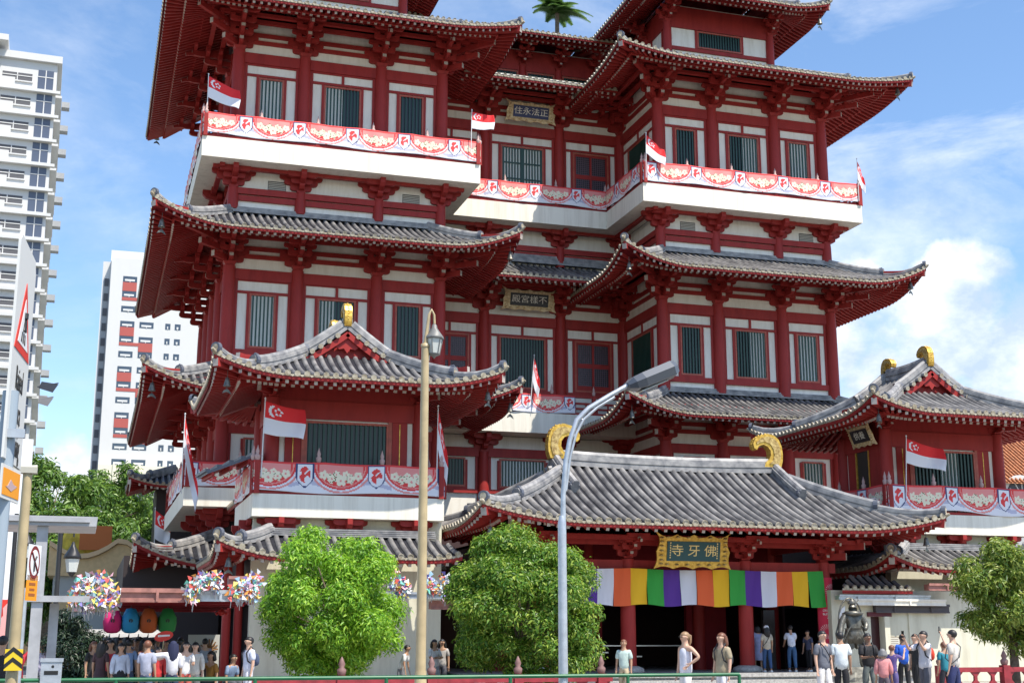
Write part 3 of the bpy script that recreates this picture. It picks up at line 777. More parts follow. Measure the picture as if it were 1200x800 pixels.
# small canopy between the two left balconies
m = MB()
def rel(p): return (p[0]-AX, p[1]-60, p[2])
cA, cB, cC = [Vector(rel(onY(*p))) for p in ((299, 535, 46.6), (243, 555, 46.6), (230, 592, 49.8))]
cC.z = cB.z+.15; cD = cA+(cC-cB)
up = Vector((0, 0, .10))
m.add([cA+up, cB+up, cC+up, cD+up, cA, cB, cC, cD], [(0,1,2,3),], 0); m.add([cA+up, cB+up, cC+up, cD+up, cA, cB, cC, cD], [(0,4,5,1),(1,5,6,2),(2,6,7,3),(3,7,4,0)], 2); m.add([cA, cB, cC, cD], [(3,2,1,0)], 1)
for t in (.12, .5, .88):
    a = cB.lerp(cA, t)-up*.8; b = cC.lerp(cD, t)-up*.8; m.beam(a, b, .1, .14, 1)
for t in (0, .25, .5, .75, 1): m.beam(cB.lerp(cA, t)+up*1.3, cC.lerp(cD, t)+up*1.3, .16, .10, 2)
m.build('canopy', [PAN, RED, RDARK], temple, fixn=True)

# ridge-end ornaments
def ornament(parent, loc, facing, s=1.0, along='X', m0=None):
    """gilded dolphin-tail curl closing a ridge; facing = +1/-1 is the side the tail curls to"""
    poly = [(-.46,-.05), (.30,-.05), (.24,.12), (.08,.26), (-.02,.44), (.00,.64), (.12,.80), (.32,.88), (.52,.80), (.62,.64), (.74,.72), (.78,.90), (.68,1.10), (.45,1.26), (.12,1.34), (-.18,1.28), (-.40,1.10), (-.52,.82), (-.56,.5), (-.54,.2)]
    def Fm(u, w, t):
        return (facing*u*s, t, w*s) if along == 'X' else (t, facing*u*s, w*s)
    m = MB(); m.prism(poly, Fm, -.20*s, .20*s, 0)
    inner = [(-.36,.08), (.06,.08), (-.10,.26), (-.16,.46), (-.12,.70), (.02,.90), (.28,1.0), (.52,.94), (.62,.86), (.64,.96), (.42,1.14), (.12,1.22), (-.14,1.16), (-.32,1.0), (-.42,.78), (-.45,.4)]
    m.prism(inner, Fm, -.24*s, .24*s, 1)
    # row of beads along the spine and edge rims
    for i in range(10, 19):
        u, w = poly[i]; u2, w2 = poly[i+1]
        for k in (0, .5):
            a = Fm((u+(u2-u)*k)*.97, (w+(w2-w)*k)*.985, 0); m.lathe([(.02*s, -.05*s), (.06*s, 0), (.02*s, .05*s)], (a[0], a[1], a[2]), 6, 0)
    return m.build('ridge_ornament', [GOLD, GOLDF], parent, loc=loc, fixn=True)
pr = [o for o in bpy.data.objects if o.name.startswith('roof')]
for sx in (-1, 1):
    ornament(temple, (sx*PC, -10.9-1.45, 12.80), 1, .66, 'Y')
    ornament(temple, (sx*PC, -10.9+1.45, 12.80), -1, .66, 'Y')
# ------------------------------------------------------------------ entrance hall
gate = empty('entrance_hall', (AX+.09, 47.1, 0), 0, 'low entrance hall with sweeping grey tiled roof and gold ridge ends', 'temple gate')
GE = 5.42
groof, gh = roof(gate, 0, 0, 8.8, 5.0, 5.0, GE, 1.75, .72, lift=.55, w=4.0, sp=.355, sides='FLRB', gi=4.2, axis='X', raft_in=2.95, tr=.1, vd=2.9, rh=.46)
for sx in (-1, 1): ornament(gate, (sx*4.35, 0, GE+gh(5)+.32), -sx, .95, 'X')
PF = .42
GCX = [-5.62, -2.34, 2.34, 5.62]
for x in GCX:
    column(gate, x, -1.5, PF, 4.42, .275)
    place(BR, 'bracket', gate, (x, -1.5, 4.4), 0, (.62, .62, .62))
for x in GCX: column(gate, x, 2.6, PF, 5.2, .26)
for s in (-1, 1): corner_arms(gate, s*5.62, -1.5, 4.3, s, -1, 2.3)
b = MB()
b.box(-6.1, 6.1, -1.62, -1.40, 4.02, 4.38, 0); b.box(-6.1, 6.1, -1.58, -1.44, 4.92, 5.3, 0)
b.box(-7.2, 7.2, -2.5, -2.36, 5.05, 5.2, 0)
for s in (-1, 1): b.box(s*5.62-.1, s*5.62+.1, -1.38, 2.5, 4.02, 4.38, 0); b.box(s*5.62-.08, s*5.62+.08, -1.38, 2.5, 4.92, 5.3, 0)
b.build('beam', [RED], gate)
# door jambs, door leaves and dark hall
b = MB()
for x, w_ in ((-3.1, .9), (-1.9, .2), (1.9, .25), (2.9, 1.2), (-6.0, .4)): b.box(x-w_/2, x+w_/2, 2.5, 2.72, PF, 4.6, 0)
b.box(-6.1, 6.1, 2.45, 2.8, 4.0, 5.3, 0)
b.build('door_frame', [RED2], gate)
b = MB(); b.box(-1.8, 1.7, 2.62, 2.66, 1.32, 1.36, 0); b.box(-1.8, -1.2, 3.4, 3.45, 1.05, 1.1, 0); b.box(-.9, .1, 3.1, 3.15, .9, .95, 0); b.box(-.55, -.15, 3.6, 3.64, 2.0, 3.6, 1)
b.build('barrier_rail', [mat('steel', (.5, .5, .5), .3, .9), CURT], gate)
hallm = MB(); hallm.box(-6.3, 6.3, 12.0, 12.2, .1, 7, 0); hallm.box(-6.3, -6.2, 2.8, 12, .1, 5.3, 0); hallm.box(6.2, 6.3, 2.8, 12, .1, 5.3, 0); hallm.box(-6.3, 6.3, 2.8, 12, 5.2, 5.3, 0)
hallm.build('hall_interior', [mat('hall_shade', (.05, .022, .02), .7)], gate)  # shade of the hall put into the near-black wall colour
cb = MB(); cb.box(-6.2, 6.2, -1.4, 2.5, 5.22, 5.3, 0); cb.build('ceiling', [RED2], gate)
# stone platform, steps, drum bases
p = MB()
p.box(-8.4, 8.4, -3.3, 12, 0.004, PF, 0); p.box(-8.5, 8.5, -3.4, -3.302, PF-.12, PF+.004, 0); p.box(-4, 4, -3.9, -3.402, .004, PF*.5, 0)
p.build('platform', [mat('granite', (.42, .41, .39), .7, noise=.3, nscale=12, bump=.2)], gate)
for x in GCX:
    p = MB(); p.lathe([(.50, 0), (.56, .06), (.52, .16), (.33, .24)], (0, 0, 0), 20); p.build('column_base', [mat('granite', (.42, .41, .39))], gate, loc=(x, -1.5, PF))
# side boards with lamps
p = MB(); p.box(-.25, .25, -.1, .1, 0, 2.3, 0); p.build('notice_stand', [mat('steel', (.5, .5, .5))], gate, loc=(5.2, 2.2, PF))

# hall name board
def plaque(name, loc, rz, tilt, w, h, txt, mf, mi, mt, label, fsize, side_cols=False):
    e = empty(name, loc, 0, label, 'name board'); R = Matrix.Rotation(rz, 3, 'Z') @ Matrix.Rotation(tilt, 3, 'X')
    def Fm(u, v, t): return R @ Vector((u, -t, v))
    pts = []; W2, H2 = w/2, h/2
    def scallop(a, b, n, amp):
        a = Vector(a); b = Vector(b); d = (b-a); nn = Vector((d.y, -d.x)).normalized()
        for i in range(n):
            for k in range(6):
                t = k/6; q = a+d*((i+t)/n)+nn*(amp*sin(pi*t)); pts.append((q.x, q.y))
    scallop((W2*1.02, -H2*1.02), (-W2*1.02, -H2*1.02), 4, h*.07); scallop((-W2*1.02, -H2*1.02), (-W2*.92, H2*.95), 2, w*.025)
    pts.append((-W2*1.02, H2*1.12))
    scallop((-W2*.9, H2*.95), (W2*.9, H2*.95), 4, h*.08); pts.append((W2*1.02, H2*1.12)); scallop((W2*.92, H2*.95), (W2*1.02, -H2*1.02), 2, w*.025)
    m = MB(); m.prism(pts, Fm, -.03, .05, 0)
    # carved rim: rows of curls
    for k in range(26):
        a = 2*pi*k/26; u = W2*.86*cos(a); v = H2*.80*sin(a)
        u = max(-W2*.84, min(W2*.84, u*1.4)); v = max(-H2*.78, min(H2*.78, v*1.4))
        c = Fm(u, v, .06); m.lathe([(.01, -.03), (h*.075, 0), (h*.05, .03), (.01, .05)], (c.x, c.y, c.z), 7, 1)
    m.build('gilt_frame', [mf, GOLDF if mf is GOLD else PGOLD], e, fixn=True)
    m = MB(); m.prism([(-W2*.70, -H2*.56), (W2*.70, -H2*.56), (W2*.70, H2*.56), (-W2*.70, H2*.56)], Fm, .055, .085, 0); m.build('panel', [mi], e, fixn=True)
    text_mesh(txt, fsize, lambda u, v, t: Fm(u, v, .092+t), .006, 'lettering', mt, e, sx=1.15)
    if side_cols:
        for k, sx in enumerate((-1, 1)):
            mm = MB()
            for i in range(7): mm.prism([(sx*W2*.62-.02, H2*.42-i*.085), (sx*W2*.62+.02, H2*.42-i*.085), (sx*W2*.62+.02, H2*.42-i*.085+.05), (sx*W2*.62-.02, H2*.42-i*.085+.05)], Fm, .086, .093, 0)
            mm.build('small_writing', [mt], e, fixn=True)
    return e
TEAL = mat('board_teal', (.015, .075, .085), .4); NAVY = mat('board_navy', (.02, .035, .14), .4); BLK = mat('board_black', (.015, .015, .02), .4)
GT = mat('gilt_letter', (.85, .66, .28), .4, metal=.2); WT = mat('white_letter', (.88, .87, .80), .6)
PGOLD = mat('pale_gilt', (.80, .66, .42), .5, metal=.05, col2=(.55, .38, .18), nscale=9, bump=.6, bscale=14)
plaque('name_board', onY(812, 645.5, 44.35), 0, radians(10), 2.95, 1.24, '寺 牙 佛', GOLD, TEAL, GT, 'teal name board in ornate gold frame above the entrance, reading 佛牙寺', .44, True)
plaque('name_board', onY(622, 132, 64.4), 0, radians(12), 2.85, 1.12, '住永法正', PGOLD, NAVY, WT, 'blue name board in pale gilt frame on the top storey, reading 正法永住', .42)
plaque('name_board', onY(620, 351.5, 64.4), 0, radians(12), 2.95, 1.15, '殿宮樣不', PGOLD, BLK, WT, 'black name board in pale gilt frame on the middle storey', .42)
plaque('name_board', onX_ if False else (AX+PC-2.65-.55, 47.9, 9.75), -pi/2, radians(22), 1.7, .95, '供養', PGOLD, BLK, WT, 'small tilted name board hanging under the eave of the right pavilion', .34)

# striped cloth across the entrance
e = empty('striped_banner', (AX+.09, 45.25, 2.8), 0, 'long cloth of white, orange, yellow, green and purple stripes across the entrance', 'banner')
cols5 = [('white', (.70, .72, .82)), ('orange', (.80, .13, .035)), ('yellow', (.86, .50, .015)), ('green', (.035, .36, .05)), ('purple', (.10, .03, .30))]
x0b = -6.25; wst = .648
for i in range(18):
    nm, c = cols5[(i+1) % 5]
    m = MB(); a = x0b+i*wst; N = 6; M = 7; vs = []
    for r in range(M+1):
        for k in range(N+1):
            t = r/M; x = a+wst*k/N; xl = x+ (.12*t*(i-15)/2 if i > 15 else 0)
            top = 1.28-.05*sin(pi*((i+k/N) % 6)/6)
            z = top*(1-t)+(-.03+.04*sin(i*2.1+k*.3))*t
            y = -.03*sin(x*9+t*2+i)-.05*t*sin(x*3.1+1+i*1.7)-.02*sin(x*21+t*5)
            vs.append((xl, y, z))
    m.add(vs, [(r*(N+1)+k, (r+1)*(N+1)+k, (r+1)*(N+1)+k+1, r*(N+1)+k+1) for r in range(M) for k in range(N)], 0, True)
    m.build('cloth_stripe', [mat('cloth_'+nm, c, .75, bump=.1, bscale=60)], e, label=nm+' stripe of the cloth')
# red vertical banner on the right column
e = empty('hanging_banner', (AX+.09+5.62, 45.22, 1.25), 0, 'pink-red vertical banner with white rosettes on the right entrance column', 'banner')
m = MB(); vs = []
for r in range(13):
    for k in range(7):
        an = -1.35+2.7*k/6; vs.append((.33*sin(an), -.33*cos(an)+.37, 2.6*r/12))
m.add(vs, [(r*7+k, r*7+k+1, (r+1)*7+k+1, (r+1)*7+k) for r in range(12) for k in range(6)], 0, True)
m.build('cloth', [mat('pink_red', (.62, .02, .06), .7)], e)
def cylF(u, w, t): an = u/.33; return (.34*sin(an)*(1+t), -.335*cos(an)+.37-t*.01, w)
m = MB()
for zc, uc in ((2.1, .16), (.62, -.10)):
    for k in range(22):
        a = 2*pi*k/22; r0, r1 = .09, .27
        q = [(uc+r0*cos(a-.03), zc+r0*sin(a-.03)), (uc+r1*cos(a-.06), zc+r1*sin(a-.06)), (uc+r1*cos(a+.06), zc+r1*sin(a+.06)), (uc+r0*cos(a+.03), zc+r0*sin(a+.03))]
        if all(abs(x[0]) < .43 for x in q): m.add([cylF(u, w, 0) for u, w in q], [(0,1,2,3)], 0)
m.build('rosette', [mat('pale_pink', (.75, .45, .45), .7)], e)
for k, (t_, sz) in enumerate((('ORIENTAL', .11), ('BLESSINGS', .11), ('2024', .11))):
    text_mesh(t_, sz, lambda u, v, t, k=k: cylF(u+.02, 1.38-k*.13+v, 0.004+t*0), 0, 'lettering', WT, e)
# ------------------------------------------------------------------ ground
def ground(name, x0, x1, y0, y1, z, m, n=1):
    b = MB(); b.add([(x0,y0,z),(x1,y0,z),(x1,y1,z),(x0,y1,z)], [(0,1,2,3)]); o = b.build(name, [m]); tag(o, kind='structure'); return o
ASPH = mat('asphalt', (.055, .055, .058), .85, noise=.3, nscale=3, bump=.3, bscale=80)
PAVE = mat('paving', (.36, .33, .30), .8, noise=.25, nscale=2, bump=.2, bscale=30)
ground('ground', -1500, 1500, -300, 2500, -.02, mat('far_ground', (.17, .17, .14), .9, noise=.3, nscale=.05))
ground('road', -200, 200, 8, 21, 0.0, ASPH); ground('pavement', -60, 90, 21.2, 75, .012, PAVE)
b = MB(); b.box(-60, 90, 21.0, 21.2, 0, .13, 0); tag(b.build('kerb', [mat('granite', (.42, .41, .39))]), kind='structure')
b = MB()
for x in range(-12, 30, 3): b.add([(x,14.4,.004),(x+1.6,14.4,.004),(x+1.6,14.55,.004),(x,14.55,.004)], [(0,1,2,3)])
tag(b.build('lane_marking', [mat('road_paint', (.75, .75, .72), .7, noise=.3, nscale=8)]), kind='structure')

# ------------------------------------------------------------------ balcony banners
BM = [mat('banner_white', (.78, .78, .83), .7), mat('banner_red', (.72, .05, .05), .7), mat('banner_navy', (.03, .05, .16), .7),
      mat('banner_pink', (.78, .28, .26), .7), mat('banner_petal', (.82, .76, .58), .7), mat('banner_leaf', (.10, .16, .06), .7), mat('banner_lilac', (.50, .50, .64), .7)]
def banner_colour(u, w, pitch, H):
    """u along, w height in metres; returns a material index"""
    c = (u+pitch/2) % pitch - pitch/2           # distance from the shield centre
    hw = pitch*.125; t = w/H
    lim = hw if t > .5 else hw*max(0, 1-((.5-t)/.34)**1.7) if t > .16 else 0
    if abs(c) < lim and t < .97:
        if abs(c) > lim-.045 or t > .93 or (t < .22): return 2
        x, y = c/hw, (t-.60)/.30               # lion head with flowing mane
        if (x/.62)**2+(y/.85)**2 < 1 and not ((x-.28)**2/.10+(y+.55)**2/.16 < 1) and not ((x+.62)**2/.06+(y-.15)**2/.05 < 1):
            if abs(y-.15-.9*x) < .10 and x > -.1: return 0
            return 1
        return 0
    s = (u % pitch)-pitch/2                     # from the swag centre
    rx = pitch*.385
    for k, (fx, fy, fr) in enumerate(((-.62, .60, .15), (-.34, .50, .16), (0, .44, .19), (.34, .50, .16), (.62, .60, .15), (-.16, .64, .12), (.18, .64, .12))):
        dx, dy = s-fx*rx, (t-fy)*H*1.0; r = sqrt(dx*dx+dy*dy); a = atan2(dy, dx)
        fr2 = fr*H*(.72+.34*abs(cos(2.5*a+k)))
        if r < fr2:
            if r < fr2*.22: return 3
            if abs((r/fr2)-.80) < .05 and k % 2: return 5
            return 4
    e = (s/rx)**2+((.92-t)/.78)**2
    if e < 1 and t < .92:
        if abs(e-.80) < .045: return 3
        return 1 if (t < .5 or abs(s) > rx*.8) else 3
    if t > .84+.04*cos(s*2): return 1
    e2 = (s/(rx*1.12))**2+((.95-t)/.90)**2
    if abs(e2-1.0) < .07: return 3
    if t > .74 and abs(s) < rx*1.2: return 3
    if abs((t-.26)-.10*sin(u*3)) < .07 and abs(s) > rx*.72: return 6  # pale lilac fold shading put into the banner colour
    return 0
def balcony_banner(p0, p1, z0, z1, label, nrm, pitch=2.45, phase=0, cell=.04, sag=.04):
    a = Vector((p0[0], p0[1], 0)); b = Vector((p1[0], p1[1], 0)); L = (b-a).length; d = (b-a)/L; n = Vector(nrm); H = z1-z0
    nx = int(L/cell); nz = int(H/cell); m = MB(); vs = []
    for j in range(nz+1):
        for i in range(nx+1):
            u = L*i/nx; w = H*j/nz; t = w/H
            off = .03+.025*sin(u*2.1+phase)*(1-t)+.012*sin(u*7+t*3)
            zz = z0+w+(1-t)*(sag*sin(u*1.3+phase*2)-.02)-t*.035*abs(sin(pi*(u/2.4)))
            vs.append(a+d*u+n*off+Vector((0,0,zz))-Vector((p0[0], p0[1], z0)))
    fs = []; ms = []
    for j in range(nz):
        for i in range(nx):
            k = j*(nx+1)+i; fs.append((k, k+1, k+nx+2, k+nx+1)); ms.append(banner_colour(L*(i+.5)/nx+phase, H*(j+.5)/nz, pitch, H))
    m.add(vs, fs, 0, True); m.m = ms
    o = m.build('balcony_banner', BM, None, loc=(p0[0], p0[1], z0))
    sm = o.modifiers.new('t', 'SOLIDIFY'); sm.thickness = .006; sm.offset = -1
    return tag(o, label, 'banner', 'National Day banners on the balconies')
def W_(x, y): return (AX+x, 60+y)
zt_ = 24.86
balcony_banner(W_(-Ox,Iy), W_(-4.2,Iy), 23.86, zt_, 'red and white lion-shield banner along the front of the top left balcony', (0,-1,0), 2.45, .55)
balcony_banner(W_(4.2,Iy), W_(OR,Iy), 23.86, zt_, 'red and white lion-shield banner along the front of the top right balcony', (0,-1,0), 2.45, 2.0)
balcony_banner(W_(-4.2,3.4), W_(4.2,3.4), 23.86, zt_, 'red and white lion-shield banner on the recessed top balcony between the towers', (0,-1,0), 2.3, .2)
balcony_banner(W_(4.2,3.3), W_(4.2,Iy), 23.86, zt_, 'short lion-shield banner on the left flank of the top right balcony', (-1,0,0), 2.45, 1.0)
balcony_banner(W_(-Ox,10), W_(-Ox,Iy), 23.86, zt_, 'lion-shield banner on the left flank of the top left balcony', (-1,0,0), 2.45, 1.0)
balcony_banner(W_(-1.1,3.5), W_(2.35,3.5), 12.80, 13.72, 'short lion-shield banner on the recessed middle balcony', (0,-1,0), 2.3, 1.45)
balcony_banner(W_(-PC-3.35,-14), W_(-PC+3.35,-14), 6.52, 7.55, 'lion-shield banner along the front of the left pavilion balcony', (0,-1,0), 2.5, 2.5-1.75, .034)
balcony_banner(W_(-PC-3.35,-8.5), W_(-PC-3.35,-14), 6.52, 7.55, 'lion-shield banner on the left flank of the left pavilion balcony', (-1,0,0), 2.5, .6, .04)
balcony_banner(W_(PC-3.35,-14), W_(PC+3.35,-14), 6.52, 7.58, 'lion-shield banner along the front of the right pavilion balcony', (0,-1,0), 2.45, 1.95, .036, .09)
balcony_banner(W_(PC-3.35,-8.6), W_(PC-3.35,-14), 6.52, 7.58, 'lion-shield banner on the left flank of the right pavilion balcony', (-1,0,0), 2.45, 1.3, .04)
balcony_banner(W_(-Ox,Iy), W_(-13.5,Iy), 8.0, 9.02, 'lion-shield banner on the front of the low left balcony behind the canopy', (0,-1,0), 2.45, 2.2)
balcony_banner(W_(-Ox,9), W_(-Ox,Iy), 8.0, 9.02, 'lion-shield banner on the long left flank of the low left balcony', (-1,0,0), 2.45, .3)

# ------------------------------------------------------------------ flags
FM = [mat('flag_red', (.75, .02, .025), .7), mat('flag_white', (.78, .78, .82), .7)]
def flag(px, base, Y, wd, ht, label, hang=0., fold=.0, ang=0., group='Singapore flags on the balconies', pole=True, sweep=.25):
    bx, by, bz = onY(base[0], base[1], Y); tx, ty, tz = onY(px[0], px[1], Y)
    e = empty('flag', (bx, by, bz), 0, label, 'flag', group)
    top = Vector((tx-bx, 0, tz-bz))
    p = MB(); p.tube([(0,0,-.5), top], [.022, .018], 6, 0); p.lathe([(.01,0),(.04,.04),(.01,.09)], tuple(top), 6, 0); p.build('pole', [mat('pole_white', (.75, .75, .75), .4)], e)
    up = top.normalized(); N, M = 42, 28; vs = []; fs = []; ms = []
    for j in range(M+1):
        for i in range(N+1):
            u = i/N; v = j/M      # v from top
            x = wd*u*(1-hang); drop = u*wd*(sweep+hang*1.3)
            y = -.10*wd*sin(u*6.0+v*1.8)*u-.05*sin(u*13+v*2)*u*wd*.4 - fold*u*.2
            q = top-up*.05-up*(ht*v*(1-.10*u))+Vector((x*cos(ang), -x*sin(ang), -drop-.05*wd*sin(u*5+v)*u))
            vs.append(q+Vector((.03*sin(v*4)*u*wd, y, 0)))
    for j in range(M):
        for i in range(N):
            k = j*(N+1)+i; fs.append((k, k+N+1, k+N+2, k+1))
            u = (i+.5)/N*wd; v = (j+.5)/M*ht; c = 0 if v < ht/2 else 1
            R = ht*.19; cx_, cy_ = ht*.30, ht*.25
            if c == 0:
                if (u-cx_)**2+(v-cy_)**2 < R*R and (u-cx_-R*.42)**2+(v-cy_)**2 > (R*.95)**2: c = 1
                for s in range(5):
                    a = -pi/2+2*pi*s/5; sx_, sy_ = cx_+R*.62+R*.5*cos(a), cy_+R*.5*sin(a)
                    if (u-sx_)**2+(v-sy_)**2 < (R*.20)**2: c = 1
            ms.append(c)
    m = MB(); m.add(vs, fs, 0, True); m.m = ms; o = m.build('flag_cloth', FM, e)
    sm = o.modifiers.new('t', 'SOLIDIFY'); sm.thickness = .008
    return e
flag((244.5, 88), (242.5, 140), 58.4, 1.42, 1.02, 'red and white flag at the left end of the top left balcony', 0, .1, sweep=.42)
flag((553, 130), (552, 168), 58.2, 1.15, .85, 'red and white flag at the right end of the top left balcony', .05, .1, sweep=.02)
flag((757, 157), (757, 197), 58.2, 1.15, .95, 'red and white flag at the left end of the top right balcony', .15, .1, sweep=.45)
flag((1004, 187), (1006, 225), 58.3, .8, 1.0, 'limp red and white flag at the right end of the top right balcony', .55, .1, sweep=.5)
flag((311, 468), (306.5, 541), 45.95, 1.38, 1.12, 'large red and white flag on the left corner of the left pavilion balcony', 0, .1, sweep=.22)
flag((217, 486), (213, 563), 55, 1.6, 1.3, 'drooping red and white flag on the low balcony left of the pavilion', .62, .1, sweep=.9)
flag((513.5, 477), (512, 545), 45.95, 1.0, 1.35, 'limp red and white flag on the right corner of the left pavilion balcony', .66, .1, sweep=.7)
flag((626, 417), (622, 458), 63.3, .85, 1.15, 'limp red and white flag on the recessed middle balcony', .68, .1, ang=.4, sweep=.5)
flag((1062, 512), (1061, 568), 45.95, 1.68, .98, 'red and white flag blowing right on the right pavilion balcony', 0, .2, sweep=.26)

flag((182, 596), (181, 645), 73, 1.1, 1.5, 'small red and white flag hanging far back at the left of the temple', .3, .1, sweep=.1)
# ------------------------------------------------------------------ wind bells
bm_ = MB(); bm_.tube([(0,0,0), (0,0,-.35)], .012, 5, 0)
bm_.lathe([(.02, -.30), (.08, -.34), (.11, -.48), (.15, -.66), (.17, -.72)], (0,0,0), 8, 0)
bt = MB(); bt.tube([(0,0,-.66), (0,0,-.86)], .012, 5, 0)
bt.prism([(-.24,-1.06), (-.16,-.92), (0,-.82), (.16,-.92), (.24,-1.06), (.1,-1.0), (0,-.97), (-.1,-1.0)], lambda u, w, t: (u, t, w), -.012, .012, 0)
BELLM = mesh_only(bm_, 'bell_body', [BRONZE]); TAILM = mesh_only(bt, 'bell_tail', [BRONZE])
def bell(x, y, z, label, s=1.0):
    e = empty('wind_bell', (AX+x, 60+y, z), 0, label, 'wind bell', 'wind bells under the roof corners'); e.scale = (s, s, s)
    place(BELLM, 'bell_body', e, (0,0,0)); place(TAILM, 'bell_tail', e, (0,0,0), .5)
xl, xr = -11-7.8, -11+7.8; X2l, X2r = 10.5-7.8, 10.5+7.8
for (x, y, z, lb) in ((xl+.15, 16.3, 30.55, 'far left corner of the top left roof'), (X2r-.15, -3.1, 30.15, 'right corner of the top right roof'),
    (xl, -3.2, 19.4, 'left corner of the second left roof'), (xr, -3.2, 19.3, 'right corner of the second left roof'), (X2r-.15, -3.1, 19.6, 'right corner of the second right roof'), (X2l, -3.2, 19.3, 'left corner of the second right roof'),
    (xl, -3.2, 12.3, 'left corner of the third left roof'), (xr, -3.2, 12.2, 'right corner of the third left roof, above the recess'), (X2l, -3.2, 12.2, 'left corner of the third right roof'),
    (-PC-4.5, -15.5, 10.3, 'left corner of the left pavilion roof'), (-PC+4.5, -15.5, 10.3, 'right corner of the left pavilion roof'), (PC-4.5, -15.5, 10.3, 'left corner of the right pavilion roof'),
    (-8.3, -17.4, 5.45, 'left corner of the entrance hall roof'), (8.3, -17.4, 5.45, 'right corner of the entrance hall roof'), (15.55, -.1, 35.15, 'right corner of the highest right roof'),
    (-PC-4.2, -15.6, 4.4, 'left corner of the lowest left roof')):
    bell(x, y, z, 'bronze wind bell hanging under the '+lb, .9 if y > -5 else .75)

# ------------------------------------------------------------------ street lamps
TAN = mat('pole_tan', (.46, .36, .20), .45, noise=.15); STEEL = mat('galvanised', (.50, .53, .57), .38, .5, noise=.15, nscale=8); BLKM = mat('black_iron', (.02, .02, .022), .45)
def V(*p): return Vector(p)
lx, ly, _ = onY(493, 780, 25)
e = empty('street_lamp', (lx, ly, .02), 0, 'tan heritage street lamp with hanging glass lantern in front of the left pavilion', 'street lamp')
zt2 = onY(499, 408, 25)[2]
m = MB(); m.lathe([(.17, 0), (.17, .5), (.12, .6), (.11, 1.0)], n=14); m.tube([(0,0,1.0), (0,0,zt2)], [.098, .076], 14, 0); m.lathe([(.09, zt2), (.09, zt2+.06), (.02, zt2+.09)], n=12); m.build('pole', [TAN], e)
za = onY(505, 364, 25)[2]
m = MB(); m.tube([(0,0,zt2), (.03,0,zt2+.35), (.07,0,za-.1), (.12,0,za), (.17,0,za-.1), (.18,0,za-.28)], [.05, .035, .028, .025, .025, .025], 8, 0); m.build('arm', [TAN], e)
m = MB(); zl = za-.28
m.lathe([(.02, 0), (.05, -.03), (.06, -.09), (.19, -.26), (.20, -.30), (.19, -.31)], (.18, 0, zl), 6, 0)
for k in range(6):
    a = 2*pi*k/6; m.tube([(.18+.17*cos(a), .17*sin(a), zl-.31), (.18+.11*cos(a), .11*sin(a), zl-.60)], .011, 5, 0)
m.lathe([(.125, -.60), (.125, -.62), (.04, -.66), (.01, -.70)], (.18, 0, zl), 6, 0); m.build('lantern_frame', [mat('lantern_grey', (.18, .18, .17), .5)], e)
m = MB(); m.lathe([(.162, -.312), (.105, -.595)], (.18, 0, zl), 6, 0, False); m.build('lantern_glass', [mat('frosted_glass', (.62, .64, .6), .25, spec=.5)], e)

lx, ly, _ = onY(660, 790, 22)
e = empty('street_lamp', (lx, ly, .02), 0, 'tall grey steel street lamp with curved arm and long LED head', 'street lamp')
def LP(u, v): p = onY(u, v, 22); return Vector((p[0]-lx, p[1]-ly, p[2]-.02))
zk = LP(660, 612).z
m = MB(); m.tube([(0,0,0), (0,0,zk-.25), (0,0,zk), (0,0,zk+.12)], [.085, .073, .072, .045], 14, 0); m.build('pole', [STEEL], e)
m = MB(); c1 = [LP(660, 612), LP(660, 580), LP(663, 540), LP(668, 515), LP(676, 492), LP(690, 478), LP(715, 463), LP(745, 446), LP(765, 436)]
c2 = [LP(663, 575), LP(668, 535), LP(675, 508), LP(684, 491), LP(700, 477), LP(720, 465)]
m.tube(c1, [.05, .045, .045, .045, .045, .045, .045, .04, .04], 8, 0); m.tube(c2, .028, 6, 0)
for k in range(6):
    a = c1[1].lerp(c1[2], 0) if k == 0 else c1[min(k+1, 6)]; b_ = c2[min(k, 5)]; m.tube([a, b_], .016, 5, 0)
m.build('arm', [STEEL], e)
m = MB()
h0, h1 = LP(735, 452), LP(789, 430)
dd = (h1-h0).normalized(); nn = Vector((0,1,0)); uu = nn.cross(dd); uu = -uu if uu.z < 0 else uu
prof = [(-.25, .0), (-.21, -.14), (0, -.18), (.21, -.14), (.25, 0), (.16, .12), (-.16, .12)]
vs = []
for k, (t, s) in enumerate(((0, .45), (.12, .85), (.3, 1), (.9, 1.05), (1, .8))):
    for a, b2 in prof: vs.append(h0.lerp(h1, t)+nn*a*s+uu*b2*s)
n_ = len(prof); m.add(vs, [(i*n_+j, i*n_+(j+1)%n_, (i+1)*n_+(j+1)%n_, (i+1)*n_+j) for i in range(4) for j in range(n_)]+[tuple(range(n_-1,-1,-1)), tuple(4*n_+j for j in range(n_))], 0)
m.build('lamp_head', [mat('lamp_housing', (.11, .12, .14), .35, .3)], e, fixn=True)
m = MB(); m.beam(h0.lerp(h1, .2)-uu*.185, h0.lerp(h1, .75)-uu*.185, .2, .02, 0); m.build('lens', [mat('lens', (.6, .6, .55), .3)], e)

